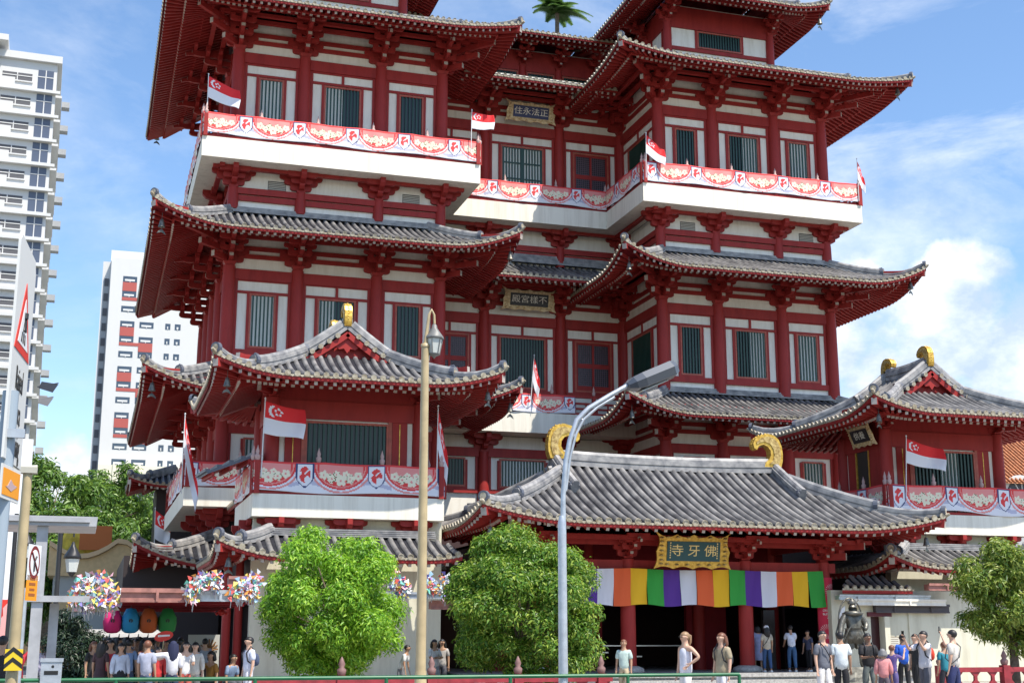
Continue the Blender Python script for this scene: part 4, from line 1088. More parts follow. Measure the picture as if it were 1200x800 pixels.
# ------------------------------------------------------------------ railings
GP = mat('rail_green', (.015, .13, .05), .4, noise=.2)
def onZ(u, v, Z): d = ray(u, v); t = (Z-1.6)/d[2]; return Vector((d[0]*t, d[1]*t, Z))
ra, rb = onZ(300, 798, 1.0), onZ(866, 786, 1.0)
ra.y = rb.y = (ra.y+rb.y)/2
e = empty('pedestrian_railing', (ra.x, ra.y, .02), 0, 'green tubular pedestrian railing along the kerb', 'railing')
L = atX(866, rb.y, 786)-ra.x
m = MB(); zr_ = onY(600, 792, rb.y)[2]-.02; m.tube([(-14,0,zr_), (L,0,zr_)], .032, 8, 0); m.tube([(-14,0,.55), (L,0,.55)], .025, 8, 0); m.tube([(-14,0,.15), (L,0,.15)], .025, 8, 0)
m.build('rail', [GP], e)
k = L
while k > -14:
    m = MB(); m.tube([(0,0,0), (0,0,zr_)], .032, 8, 0); m.build('post', [GP], e, loc=(k, 0, 0)); k -= 2.1
# red timber-style balustrade on the right, and one behind the left trees
BAL = mat('balustrade_red', (.30, .025, .035), .5, noise=.3)
def balustrade(x0, x1, y, z, label):
    e = empty('balustrade', (x0, y, .02), 0, label, 'balustrade'); L = x1-x0; m = MB()
    m.box(0, L, -.07, .07, z-.14, z, 0); m.box(0, L, -.05, .05, z-.62, z-.50, 0); m.box(0, L, -.05, .05, .1, .22, 0)
    k = .6
    while k < L:
        m.prism([(-.16,-.50), (-.05,-.38), (-.05,-.26), (-.16,-.14), (.16,-.14), (.05,-.26), (.05,-.38), (.16,-.50)], lambda u, w, t: (k+u, t, z+w), -.04, .04, 0); k += .62
    m.build('rails', [BAL], e, fixn=True)
    k = 0
    while k <= L+.01:
        p = MB(); p.box(-.12, .12, -.12, .12, 0, z+.06, 0); p.lathe([(.08, z+.06), (.11, z+.12), (.12, z+.2), (.06, z+.26), (.09, z+.34), (.04, z+.46), (.005, z+.52)], n=10, m=1)
        p.build('post', [BAL, mat('lotus_bud', (.22, .12, .11), .6)], e, loc=(k, 0, 0)); k += 2.3
    return e
yb = 36.0
zb_ = onY(1160, 782, yb)[2]
balustrade(onY(1178, 790, yb)[0]-2.3, onY(1178, 790, yb)[0]+4.7, yb, zb_, 'dark red balustrade with lotus-bud posts at the right edge of the forecourt')
balustrade(onY(300, 795, 34)[0]-.2, onY(300, 795, 34)[0]+9.3, 34, onY(400, 794, 34)[2]-.02, 'dark red balustrade behind the two round trees')
# ------------------------------------------------------------------ trees and plants
def leafmat(name, a, b, c, tr=.25):
    if name in MATS: return MATS[name]
    m = bpy.data.materials.new(name); m.use_nodes = True; nt = m.node_tree; p = nt.nodes['Principled BSDF']
    g = nt.nodes.new('ShaderNodeNewGeometry'); r = nt.nodes.new('ShaderNodeValToRGB')
    r.color_ramp.elements[0].color = (*a, 1); r.color_ramp.elements[1].color = (*c, 1); e = r.color_ramp.elements.new(.6); e.color = (*b, 1)  # ramp weighted to dark leaves, standing for shaded gaps in the crown
    nt.links.new(g.outputs['Random Per Island'], r.inputs['Fac']); nt.links.new(r.outputs['Color'], p.inputs['Base Color'])
    p.inputs['Roughness'].default_value = .42; p.inputs['Specular IOR Level'].default_value = .45
    t = nt.nodes.new('ShaderNodeBsdfTranslucent'); mx = nt.nodes.new('ShaderNodeMixShader'); mx.inputs['Fac'].default_value = tr
    h = nt.nodes.new('ShaderNodeHueSaturation'); h.inputs['Hue'].default_value = .48; h.inputs['Value'].default_value = 1.5
    nt.links.new(r.outputs['Color'], h.inputs['Color']); nt.links.new(h.outputs['Color'], t.inputs['Color'])
    out = nt.nodes['Material Output']; nt.links.new(p.outputs[0], mx.inputs[1]); nt.links.new(t.outputs[0], mx.inputs[2]); nt.links.new(mx.outputs[0], out.inputs['Surface'])
    MATS[name] = m; return m
LEAF1 = leafmat('leaf_bright', (.06, .19, .012), (.22, .46, .03), (.46, .66, .09), .42)
LEAF2 = leafmat('leaf_mid', (.04, .12, .012), (.13, .28, .025), (.42, .52, .09), .36)
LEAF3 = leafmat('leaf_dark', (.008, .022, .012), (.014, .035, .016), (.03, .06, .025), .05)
LEAF4 = leafmat('leaf_far', (.04, .11, .02), (.11, .22, .03), (.22, .36, .06), .3)
LEAFP = leafmat('leaf_palm', (.05, .12, .03), (.08, .18, .04), (.14, .26, .06), .3)
BARK = mat('bark', (.16, .12, .085), .9, noise=.4, nscale=8, bump=.8, bscale=25)
LEAF5 = leafmat('leaf_olive', (.05, .12, .015), (.18, .27, .03), (.42, .48, .12), .32)
def leaf_cloud(m, centers, n, size, rnd, up=.55, droop=.35):
    """leaves gathered on the shells of many clumps"""
    tot = sum(r*r for _, r in centers)
    for c, r in centers:
        k = int(n*r*r/tot)
        for _ in range(k):
            d = Vector((rnd.gauss(0,1), rnd.gauss(0,1), rnd.gauss(0,1)+.45)).normalized(); rr = r*(rnd.random()**.35)*(1+.10*rnd.gauss(0,1))
            p = c+Vector((d.x, d.y, d.z*.85))*rr
            nrm = (d+Vector((rnd.gauss(0,.5), rnd.gauss(0,.5), up+rnd.gauss(0,.4)))).normalized()
            ax_ = nrm.cross(Vector((rnd.gauss(0,1), rnd.gauss(0,1), rnd.gauss(0,1)))).normalized(); ay_ = nrm.cross(ax_)
            s = size*(.65+.7*rnd.random()); w = s*.42
            tip = p+ax_*s-Vector((0,0,s*droop))
            m.add([p-ax_*s*.2, p+ay_*w*.5+ax_*s*.35, tip, p-ay_*w*.5+ax_*s*.35], [(0,1,2,3)], 0)
def tree(name, loc, height, crown, seed, leaf, nleaf, lsize, label, cat='tree', group=None, clumps=None, trunk_r=.14, trunk_h=None, cr=.30, ncl=60, fill=.55, hollow=.5):
    """crown = (rx, ry, rz, zc)"""
    rnd = random.Random(seed); e = empty(name, loc, 0, label, cat, group); rx, ry, rz, zc = crown
    th = trunk_h or (zc-rz*.6); m = MB()
    m.tube([(0,0,-.1), (.03,.02,th*.5), (0,-.03,th)], [trunk_r*1.25, trunk_r, trunk_r*.8], 10, 0)
    cs = []
    for i in range(ncl):
        while 1:
            d = Vector((rnd.uniform(-1,1), rnd.uniform(-1,1), rnd.uniform(-1,1)))
            if hollow < d.length < 1: break
        # crown outline: fuller below the top, uneven
        f = 1-.10*rnd.random()
        c = Vector((d.x*rx*f, d.y*ry*f, zc+d.z*rz*f)); cs.append((c, cr*(.6+.8*rnd.random())*min(rx, rz)))
    for c, r in cs[::5]:
        mid = Vector((c.x*.35, c.y*.35, th+(c.z-th)*.55)); m.tube([(0,0,th*.8), mid, c], [trunk_r*.32, trunk_r*.18, trunk_r*.05], 5, 0)
    m.build('trunk', [BARK], e)
    l = MB(); leaf_cloud(l, cs, nleaf, lsize, rnd); l.build('crown', [leaf], e)
    return e
p = onY(390, 770, 36.5)
tree('clipped_tree', (p[0], 36.5, .02), 5, (1.88, 1.8, 1.92, 2.55), 3, LEAF1, 75000, .098, 'bright green round bushy tree in front of the left pavilion', ncl=70, cr=.25, hollow=.72)
p = onY(614, 770, 36)
tree('clipped_tree', (p[0], 36, .02), 5, (2.08, 1.9, 2.25, 2.35), 9, LEAF2, 75000, .10, 'darker green cone-shaped bushy tree left of the entrance', ncl=125, cr=.215, hollow=.60)
p = onY(1188, 770, 37)
tree('small_tree', (p[0], 37, .02), 5, (1.95, 1.6, 1.75, 2.85), 21, LEAF5, 30000, .135, 'yellowish green tree cut by the right edge, behind the red balustrade', ncl=80, cr=.25, trunk_h=1.6, hollow=.4)
# very dark topiary on the left
p = onY(79, 780, 36)
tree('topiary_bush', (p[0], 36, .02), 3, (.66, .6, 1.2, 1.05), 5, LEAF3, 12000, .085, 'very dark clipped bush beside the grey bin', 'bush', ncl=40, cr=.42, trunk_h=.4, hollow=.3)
# row of trees behind, left
for i, (u, v, Y, rx, rz, lb) in enumerate(((62, 580, 105, 3.6, 3.3, 'rounded green tree behind the walkway shelter'), (128, 590, 112, 3.3, 3.0, 'lighter green tree hung with lanterns beside the dark roof'), (38, 640, 92, 3.0, 3.4, 'low tree half hidden by the tan pole'), (100, 640, 100, 3.6, 2.8, 'green tree rising behind the yellow tent'), (160, 612, 118, 2.6, 2.6, 'small green tree left of the low temple roofs'), (20, 700, 84, 2.4, 2.6, 'shaded tree behind the road signs'))):
    p = onY(u, v, Y)
    tree('street_tree', (p[0], Y, .02), 9, (rx, rx, rz, p[2]), 40+i, LEAF4, 7000, .34, lb, group='trees behind the street on the left', ncl=46, cr=.26, trunk_r=.3, trunk_h=p[2]-rz*.7)
# rooftop palm
p = onY(652, 14, 76); e = empty('palm_tree', (p[0], 76, 31), 0, 'feathery palm showing above the roof between the towers', 'palm tree')
m = MB(); ztop = p[2]-31-.1; m.tube([(0,0,0), (.05,0,ztop)], [.2, .14], 8, 0); m.build('trunk', [BARK], e)
rnd = random.Random(2); m = MB()
for i in range(38):
    a = 2*pi*i/38+rnd.gauss(0,.2); el = rnd.uniform(.35, 1.45); L = rnd.uniform(1.4, 2.5); path = []
    for k in range(9):
        t = k/8; r = L*t*cos(el)*(1+.1*t); path.append(Vector((cos(a)*r, sin(a)*r, ztop+L*t*sin(el)-.9*t*t*L*.7)))
    m.tube(path, [.03*(1-.8*k/8) for k in range(9)], 4, 0)
    for k in range(1, 9):
        for j in range(6):
            q = path[k-1].lerp(path[k], j/6); d = (path[k]-path[k-1]).normalized(); s = d.cross(Vector((0,0,1))).normalized()
            for sg in (-1, 1):
                ll = .62*(1-.55*abs(2*(k+j/6)/8-.8)); tip = q+s*sg*ll+d*.28*ll-Vector((0,0,.25*ll)); w = d*.04
                m.add([q-w, q+w, tip], [(0,1,2)], 0)
m.build('crown', [LEAFP], e)
p2 = onY(612, 20, 78); e2 = empty('rooftop_shrub', (AX+.5, 77.5, 31.4), 0, 'strip of greenery just above the roof behind the palm', 'shrub')
m = MB(); leaf_cloud(m, [(Vector((rnd.uniform(-6.2, 6), rnd.uniform(-.6,.6), rnd.uniform(5.3, 6.2))), .5) for _ in range(26)], 3500, .22, rnd); m.build('crown', [LEAFP], e2)
m = MB()
for k in range(6): m.tube([(-5+k*2, 0, 0), (-5+k*2, 0, 5.8)], .05, 5, 0)
m.build('stem', [BARK], e2)

# ------------------------------------------------------------------ blocks of flats
HW = streaked('hdb_white', (.64, .64, .63), (.55, .55, .53), .35, .15, .05, .8); HG = mat('hdb_grey', (.36, .37, .38), .8)
HR = mat('hdb_red', (.42, .09, .075), .7); GLS = mat('window_glass', (.05, .07, .10), .12, spec=.8); GBL = mat('glass_blue', (.09, .11, .16), .3, spec=.5)
HS = mat('hdb_shade', (.10, .10, .11), .7); HC = mat('hdb_cream', (.78, .74, .58), .8)
# nearer block, left edge: face turned towards us
Y1 = 110
xr1 = atX(68, Y1, 75); zt1 = onY(50, 74, Y1)[2]
e = empty('apartment_block', (xr1, Y1, 0), radians(2), 'tall white apartment block with white ledges at the left edge', 'apartment block')
fh = onY(20, 100, Y1)[2]-onY(20, 128.5, Y1)[2]
m = MB(); m.box(-22, 0, 0, 14, 0, zt1, 0); m.box(-22, -4.8, -1.2, 0, 0, zt1+.9, 0); m.box(-22.3, -3.9, -1.6, 6, zt1+.9, zt1+1.4, 0); m.box(-4.6, .35, -.35, 14.3, zt1, zt1+.6, 0)
m.build('wall', [HW], e)
n = 0; z = zt1-.5
lm = MB(); cm = MB()
while z > 6:
    lm.box(-22.2, .25, -1.5, -.002, z-fh-.12, z-fh+.12, 0) if False else lm.box(-4.795, .35, -.4, -.002, z-fh-.1, z-fh+.14, 0); lm.box(-22, -4.9, -1.5, -1.202, z-fh-.1, z-fh+.14, 0); lm.box(.002, .5, 0.5, 13, z-fh-.1, z-fh+.1, 0)
    lm.box(-4.795, -3.2, -.30, -.002, z-fh*.98, z-fh*.56, 0)
    z -= fh
lm.build('ledges', [HW], e)
z = zt1-.5; k = 0
while z > 6 and k < 16:
    for (x0, x1, a, b, y, gm) in ((-4.2, -1.9, .30, .62, 0, HS), (-1.75+.3, -.25, .08, .88, 0, GBL), (-10.5, -8.6, .2, .62, -1.2, GLS), (-7.6, -5.6, .2, .62, -1.2, GLS)):
        w = MB(); w.box(x0, x1, y-.03, y-.005, z-fh*b, z-fh*a, 0); wo = w.build('window', [gm], e)
        f = MB(); f.box(x0-.08, x1+.08, y-.12, y-.031, z-fh*b-.1, z-fh*b, 0); f.box((x0+x1)/2-.04, (x0+x1)/2+.04, y-.06, y-.031, z-fh*b, z-fh*a, 0); f.box(x0, x1, y-.06, y-.031, z-fh*(a*.65+b*.35)-.05, z-fh*(a*.65+b*.35)+.02, 0); f.build('frame', [HW], wo)
    ac = MB(); ac.box(.52, 1.15, 3, 3.9, z-fh*.95, z-fh*.72, 0); ac.build('air_conditioner', [HG], e)
    z -= fh; k += 1
for u, v, c, lb in ((50, 452, (.03,.04,.06), 'dark'), (44, 468, (.20,.20,.22), 'grey')):
    q = onY(u, v, Y1+3); m = MB(); m.tube([(0,0,.3), (-1.6,0,-.1)], .05, 5, 0); m.prism([(.0,.2), (-1.3,.35), (-1.5,-.2), (-.4,-.5)], lambda a, b2, t: (a, t, b2), -.04, .04, 0)
    o = m.build('laundry', [mat('laundry_'+lb, c)], None, loc=(q[0]+1.2, q[1], q[2])); tag(o, lb+' laundry on a pole sticking out of the white block', 'laundry')
# farther block
Y2 = 190
xl2, xr2 = atX(121, Y2, 310), atX(300, Y2, 420)
zt2_ = onY(140, 302, Y2)[2]
e = empty('apartment_block', (xl2, Y2, 0), 0, 'distant white apartment block with red panels between the windows', 'apartment block')
FW = 34; m = MB(); m.box(1.1, FW, 0, 14, 0, zt2_, 0); m.box(0, 1.1, 1.5, 14, 0, zt2_-.3, 0); m.box(1.0, 6, 2, 8, zt2_, zt2_+1.6, 0)
m.build('wall', [HW], e)
m = MB(); m.box(.25, .95, 1.40, 1.495, 8, zt2_-3, 0); m.build('recess_strip', [HG], e)
fh2 = 2.15; cnt = 0
for k in range(23):
    z = zt2_-2.6-k*fh2
    if z < 10: break
    if k < 20:
        w = MB(); w.box(.32, .9, 1.34, 1.398, z-1.3, z-.2, 0); w.build('window', [HS], e)
    cols2 = [(2.8, 4.7), (5.4, 7.3), (8.9, 9.6), (10.2, 11.0)]
    for j, (a, b_) in enumerate(cols2):
        if (j == 1 and k < 2) or (j > 1 and k < 3): continue
        if cnt < 92:
            w = MB(); w.box(a, b_, -.03, -.003, z-.85, z, 0); wo = w.build('window', [GLS], e); cnt += 1
            f = MB(); f.box(a+.25, b_-.3, -.07, -.031, z-.70, z-.42, 0); f.box((a+b_)/2-.05, (a+b_)/2+.05, -.07, -.031, z-.85, z-.70, 0); f.build('frame', [HW], wo)
    for j, (a, b_) in enumerate(cols2[:2]):
        if (k+j*2) % 3 == 0:
            w = MB(); w.box(a, b_, -.06, -.004, z-2.13, z-.87, 0); w.build('red_panel', [HR], e)
        elif (k+j) % 3 == 1 and j == 0:
            w = MB(); w.box(a, b_+.7, -.05, -.004, z-1.35, z-.90, 0); w.build('red_panel', [HR], e)
m = MB(); m.box(1.1, FW, -1.2, -.004, 21.5, 24.6, 0)
for k in range(9): m.box(3+k*3.4, 3.25+k*3.4, -1.35, -1.201, 21.5, 24.7, 0)
m.build('podium', [HC], e)
# shophouse glimpsed at the right edge
p = onY(1184, 560, 75)
e = empty('shophouse', (p[0], 75, 0), 0, 'shophouse with orange tiled roof and arched window at the right edge', 'shophouse')
m = MB(); zr = onY(1184, 560, 75)[2]; zt = onY(1184, 516, 75)[2]; m.box(-3, 9, 0, 10, 0, zr-.4, 0); m.build('wall', [mat('shophouse_grey', (.42, .42, .42), .8)], e)
m = MB(); m.add([(-3.4,-.5,zr-.4), (9.4,-.5,zr-.4), (9.4,5,zt+1.2), (-3.4,5,zt+1.2), (-3.4,10,zr-.4), (9.4,10,zr-.4)], [(0,1,2,3), (3,2,5,4), (0,3,4), (1,5,2)], 0)
k = -3.3
while k < 9.3: m.tube([(k,-.5,zr-.34), (k,5,zt+1.24)], .09, 5, 0); k += .33
m.build('roof', [mat('orange_tile', (.40, .15, .06), .7, noise=.4, nscale=5)], e)
m = MB(); zc = onY(1190, 572, 75)[2]; pts = [(1.2*cos(a*pi/12), 1.2*sin(a*pi/12)) for a in range(13)]+[(-1.2,-1.6), (1.2,-1.6)]
m.prism([(u*1.25, w*1.25) for u, w in pts], lambda u, w, t: (.7+u, -t, zc-.6+w), .0, .12, 1); m.prism(pts, lambda u, w, t: (.7+u, -t, zc-.6+w), .12, .16, 0)
for a in range(1, 6): m.tube([(.7, -.19, zc-.6), (.7+1.1*cos(a*pi/6), -.19, zc-.6+1.1*sin(a*pi/6))], .05, 5, 1)
m.build('window', [mat('arch_dark', (.06, .06, .07)), mat('arch_trim', (.6, .6, .58))], e)

# yellow and cream market tents, left background
TENT = mat('tent_cream', (.62, .46, .24), .8, noise=.1); YEL = mat('tent_yellow', (.55, .40, .04), .8, noise=.3, nscale=2)
p = onY(108, 690, 78)
e = empty('market_pavilion', (p[0], 78, 0), 0, 'market pavilion with cream sagging roof behind the walkway shelter', 'market stall')
zz = [onY(100, v, 78)[2] for v in (632, 655, 690)]
w0, w1 = atX(58, 78, 640)-p[0], atX(215, 78, 640)-p[0]
m = MB(); N = 14; path = []
for k in range(N+1):
    t = k/N; x = w0+(w1-w0)*t; z = zz[1]+(zz[0]-zz[1])*abs(2*((t*1.7+.1) % 1)-1)**1.8; path.append((x, z))
m.prism(path+[(w1, zz[1]-.9), (w0, zz[1]-.9)], lambda u, w, t: (u, t, w), 0, 6, 0); m.build('roof', [TENT], e)
m = MB(); m.prism([(x, z+.02) for x, z in path]+[(x, z+.28) for x, z in reversed(path)], lambda u, w, t: (u, t, w), -.25, 6.1, 0); m.build('roof_edge', [mat('tent_edge', (.62, .45, .25))], e, fixn=True)
m = MB(); m.box(w0+.3, w1-.3, .3, 6, 0, zz[1]-.9, 0); m.box(w0+.3, w1-.3, .2, .3, zz[2]-1.2, zz[2]-.6, 1); m.build('wall', [mat('stall_wall', (.40, .42, .40), .8), TENT], e)
p = onY(100, 625, 84); e = empty('fabric_display', (p[0], 84, 0), 0, 'yellow and orange cloth display standing among the trees', 'street decoration')
z0_, z1_ = onY(96, 652, 84)[2], onY(96, 592, 84)[2]
m = MB(); m.lathe([(1.2, 0), (1.15, z1_-2.0), (.9, z1_-1.2), (.35, z1_-.7)], (-.2,0,0), 9, 0, False); m.build('yellow_cloth', [YEL], e)
m = MB(); m.box(-.3, 1.5, -1.75, -1.6, onY(100,646,84)[2], onY(100,618,84)[2], 0); m.build('orange_panel', [mat('orange_cloth', (.5, .14, .03))], e)
# ------------------------------------------------------------------ people
def skinmesh(name, verts, edges, radii, mats, parent, sub=1, root=0):
    me = bpy.data.meshes.new(name); me.from_pydata(verts, edges, []); o = bpy.data.objects.new(name, me); COL.objects.link(o)
    md = o.modifiers.new('s', 'SKIN'); md.use_smooth_shade = True; md.branch_smoothing = .6
    sv = me.skin_vertices[0].data
    for i, r in enumerate(radii): sv[i].radius = r if hasattr(r, '__len__') else (r, r)
    for i in range(len(verts)): sv[i].use_root = (i == root)
    sb = o.modifiers.new('b', 'SUBSURF'); sb.levels = sub; sb.render_levels = sub
    dg = bpy.context.evaluated_depsgraph_get(); m2 = bpy.data.meshes.new_from_object(o.evaluated_get(dg))
    bpy.data.objects.remove(o); bpy.data.meshes.remove(me)
    m2.materials.clear()
    for m in mats: m2.materials.append(m)
    for p in m2.polygons: p.use_smooth = True; p.material_index = 0
    o = bpy.data.objects.new(name, m2); COL.objects.link(o); o.parent = parent
    return o
SKINS = [mat('skin_light', (.55, .34, .24), .5), mat('skin_tan', (.42, .24, .15), .5), mat('skin_brown', (.22, .12, .075), .5)]
HAIRM = {'black': mat('hair_black', (.012, .010, .010), .5), 'brown': mat('hair_brown', (.16, .06, .03), .5), 'blond': mat('hair_fair', (.28, .17, .09), .5), 'grey': mat('hair_grey', (.2, .2, .2), .6), 'navy': mat('scarf_navy', (.015, .02, .06), .8)}
_c = {}
def cloth(c):
    k = tuple(round(x, 3) for x in c)
    if k not in _c: _c[k] = mat('cloth_%d' % len(_c), c, .8, noise=.18, nscale=7, bump=.25, bscale=22)
    return _c[k]
def person(x, y, z, rz, H, label, shirt, pants, skin=0, hair='black', longh=0, sleeve=.55, armL=None, armR=None, sit=False, lean=0., skirt=False, tank=False, head=0., tilt=0.,
           bag=None, strap=None, phone=None, shoes=(.7,.7,.7), cap=None, glasses=False, stride=.08, loose=0., pony=False, shirt_len=0., wide=1., group=None):
    """faces local -y; rz turns it"""
    e = empty('person', (x, y, z), rz, label, 'person', group); s = H/1.72
    hz = .48 if sit else .93
    def P(a, b, c): return (a*s, b*s, c*s)
    def tp(a, b, c):        # torso point leaned about the hips
        d = c-hz; return (a, b-sin(lean)*d, hz+cos(lean)*d)
    sw = .165*wide
    pel, spn, che, nck = tp(0,0,hz+.03), tp(0,.01,hz+.22), tp(0,.0,hz+.40), tp(0,.01,hz+.545)
    def dirv(v): v = Vector(v); return v.normalized()
    aL = armL or ((.16, .04, -1), (.06, -.22, -1)); aR = armR or ((-.16, .04, -1), (-.06, -.22, -1))
    shs = [tp(sw, 0, hz+.475), tp(-sw, 0, hz+.475)]; el = []; wr = []; hd = []
    for k, (a, sh) in enumerate(zip((aL, aR), shs)):
        p = Vector(sh)+dirv(a[0])*.28; q = p+dirv(a[1])*.245; r_ = q+dirv(a[1])*.075; el.append(p); wr.append(q); hd.append(r_)
    if sit:
        hips = [(.09,-.02,hz), (-.09,-.02,hz)]; kn = [(.12,-.42,hz+.02), (-.12,-.42,hz+.02)]; an = [(.13,-.40,.09), (-.12,-.36,.09)]
    else:
        hips = [(.088,0,hz-.03), (-.088,0,hz-.03)]; kn = [(.095,-.03-stride*.6,.50), (-.095,-.02+stride*.5,.50)]; an = [(.10,.02-stride,.085), (-.10,.02+stride,.085)]
    hc = Vector(nck)+Vector((sin(tilt)*.12, -.02-sin(head)*.03, .138))
    fd = Vector((sin(head), -cos(head), 0))         # direction of the face
    V_ = []; E_ = []; R_ = []
    def v(p, r, par=None):
        V_.append(P(*p)); R_.append(tuple(t*s for t in r) if hasattr(r, '__len__') else (r*s, r*s))
        if par is not None: E_.append((par, len(V_)-1))
        return len(V_)-1
    i0 = v(pel, (.13, .10)); i1 = v(spn, (.115, .09), i0); i2 = v(che, (.135, .10), i1); i3 = v(nck, .060, i2)
    j1 = v(hc-Vector((0,0,.055)), (.066, .078), i3); j2 = v(hc+fd*.008, (.092, .108), j1); j3 = v(hc+Vector((0,0,.06)), (.088, .100), j2)
    v(hc+fd*.118+Vector((0,0,-.012)), .016, j2)                    # nose
    sd_ = Vector((fd.y, -fd.x, 0))
    for sg in (-1, 1): v(hc+sd_*sg*.095+Vector((0,0,-.01)), .018, j2)   # ears
    for k in range(2):
        a = v(shs[k], .058, i2); b = v(el[k], .042, a); c = v(wr[k], .027, b); h_ = v(hd[k], (.034, .018), c)
        d = (hd[k]-wr[k]).normalized(); side = d.cross(Vector((0, 1, .2))).normalized(); nn = d.cross(side)
        for f, L in ((-1.5, .062), (-.5, .076), (.5, .072), (1.5, .055)):
            q = hd[k]+d*.035+side*f*.017; m1 = v(q, .0085, h_); m2 = v(q+d*L*.55+nn*.006, .008, m1); v(q+d*L+nn*.022, .0065, m2)
        t1 = v(wr[k]+d*.03+side*.035*(1 if k else -1), .010, c); v(wr[k]+d*.075+side*.055*(1 if k else -1)+nn*.01, .008, t1)
    for k in range(2):
        a = v(hips[k], .085, i0); b = v(kn[k], .054, a); c = v(an[k], .036, b); v((an[k][0], an[k][1]-.13, .035), .032, c)
    skinmesh('body', V_, E_, R_, [SKINS[skin]], e)
    # shirt
    V_ = []; E_ = []; R_ = []; g = .02+loose*.5
    i0 = v(tp(0,0,hz-.11-shirt_len), (.165+loose, .135+loose)); i1 = v(spn, (.150+loose, .125+loose), i0); i2 = v(che, (.170+loose*.6, .130+loose*.6), i1); i3 = v(tp(0,.005,hz+.50), .078, i2)
    if not tank:
        for k in range(2):
            a = v(shs[k], .076+loose*.3, i2); t = Vector(shs[k]).lerp(el[k], min(1, sleeve*1.6)); b = v(t, .062+loose*.5, a)
            if sleeve > .7: c = v(Vector(el[k]).lerp(wr[k], (sleeve-.7)/.3*.95), .042+loose*.3, b)
    skinmesh('shirt', V_, E_, R_, [cloth(shirt)], e)
    V_ = []; E_ = []; R_ = []
    if skirt:
        m = MB(); m.lathe([(.12*s, (hz+.10)*s), (.155*s, (hz-.02)*s), (.20*s, (hz-.3)*s), (.25*s, .42*s), (.24*s, .41*s)], n=14); m.build('skirt', [cloth(pants)], e)
    else:
        i0 = v(tp(0,0,hz+.15), (.125, .10)); i1 = v((0,0,hz-.02), (.165, .13), i0)
        for k in range(2):
            a = v(hips[k], .112, i1); b = v(kn[k], .080, a); c = v(Vector(kn[k]).lerp(Vector(an[k]), .93), .056, b)
        skinmesh('trousers', V_, E_, R_, [cloth(pants)], e)
    m = MB()
    for k in range(2):
        c = Vector(an[k])*s; m.add([(c.x-.045*s, c.y+.06*s, 0), (c.x+.045*s, c.y+.06*s, 0), (c.x+.045*s, c.y-.19*s, 0), (c.x-.045*s, c.y-.19*s, 0),
               (c.x-.035*s, c.y+.05*s, .08*s), (c.x+.035*s, c.y+.05*s, .08*s), (c.x+.03*s, c.y-.17*s, .045*s), (c.x-.03*s, c.y-.17*s, .045*s)],
              [(0,1,2,3), (7,6,5,4), (0,4,5,1), (1,5,6,2), (2,6,7,3), (3,7,4,0)], 0)
    m.build('shoes', [cloth(shoes)], e, fixn=True)
    # hair
    m = MB(); hcs = hc*s; N, M = 14, 8; vs = []; fs = []; hm = HAIRM[hair]
    for j in range(M+1):
        ph = -pi/2+pi*j/M
        for i in range(N):
            th = 2*pi*i/N; d = Vector((cos(th)*cos(ph), sin(th)*cos(ph), sin(ph))); fr = d.dot(fd)
            r = Vector((.094*d.x, .108*d.y, .098*d.z)) if abs(fd.y) > .7 else Vector((.108*d.x, .094*d.y, .098*d.z))
            q = hc+Vector((0,0,.022))+r-fd*.014
            lo = hc.z+(.044 if fr > .45 else (.0 if fr > .05 else -.07))
            if q.z < lo: q.z = lo; q = hc+(q-hc)*Vector((1,1,1)).x
            vs.append(q*s)
    fs = [(j*N+i, j*N+(i+1)%N, (j+1)*N+(i+1)%N, (j+1)*N+i) for j in range(M) for i in range(N)]
    m.add(vs, fs, 0, True)
    if longh:
        for k in range(9):
            a = -1.25+2.5*k/8; d = Vector((-fd.x*cos(a)-fd.y*sin(a), -fd.y*cos(a)+fd.x*sin(a), 0))
            m.tube([(hc+d*.085+Vector((0,0,.04)))*s, (hc+d*.10+Vector((0,0,-.06)))*s, (hc+d*.11+Vector((0,0,-.06-longh*.6)))*s, (hc+d*.10+Vector((0,0,-.06-longh)))*s], [.04*s, .045*s, .04*s, .015*s], 6, 0)
    if pony: m.tube([(hc-fd*.09+Vector((0,0,.05)))*s, (hc-fd*.15+Vector((0,0,.03)))*s, (hc-fd*.15+Vector((0,0,-.10)))*s, (hc-fd*.12+Vector((0,0,-.18)))*s], [.03*s, .035*s, .03*s, .01*s], 7, 0)
    m.build('hair', [hm], e)
    fm = MB()
    for sg in (-1, 1):
        c = (hc+fd*.103+sd_*sg*.034+Vector((0,0,.010)))*s; fm.lathe([(.001,-.010*s), (.014*s, 0), (.001, .010*s)], tuple(c), 8, 0)
        c2 = (hc+fd*.105+sd_*sg*.034+Vector((0,0,.034)))*s; fm.beam(c2-sd_*.014*s, c2+sd_*.014*s, .006*s, .006*s, 0)
    c = (hc+fd*.100+Vector((0,0,-.048)))*s; fm.beam(c-sd_*.02*s, c+sd_*.02*s, .008*s, .010*s, 1)
    if glasses: c = (hc+fd*.112+Vector((0,0,.010)))*s; fm.beam(c-sd_*.065*s, c+sd_*.055*s, .012*s, .026*s, 0)
    fm.build('face', [HAIRM['black'], mat('lips', (.35, .10, .09), .5)], e)
    if cap: m = MB(); m.lathe([(.104*s, 0), (.098*s, .05*s), (.06*s, .095*s), (.004, .105*s)], tuple((hc+Vector((0,0,.045)))*s), 14, 0); m.beam((hc+fd*.09+Vector((0,0,.05)))*s, (hc+fd*.17+Vector((0,0,.04)))*s, .13*s, .012*s, 0); m.build('cap', [cloth(cap)], e)
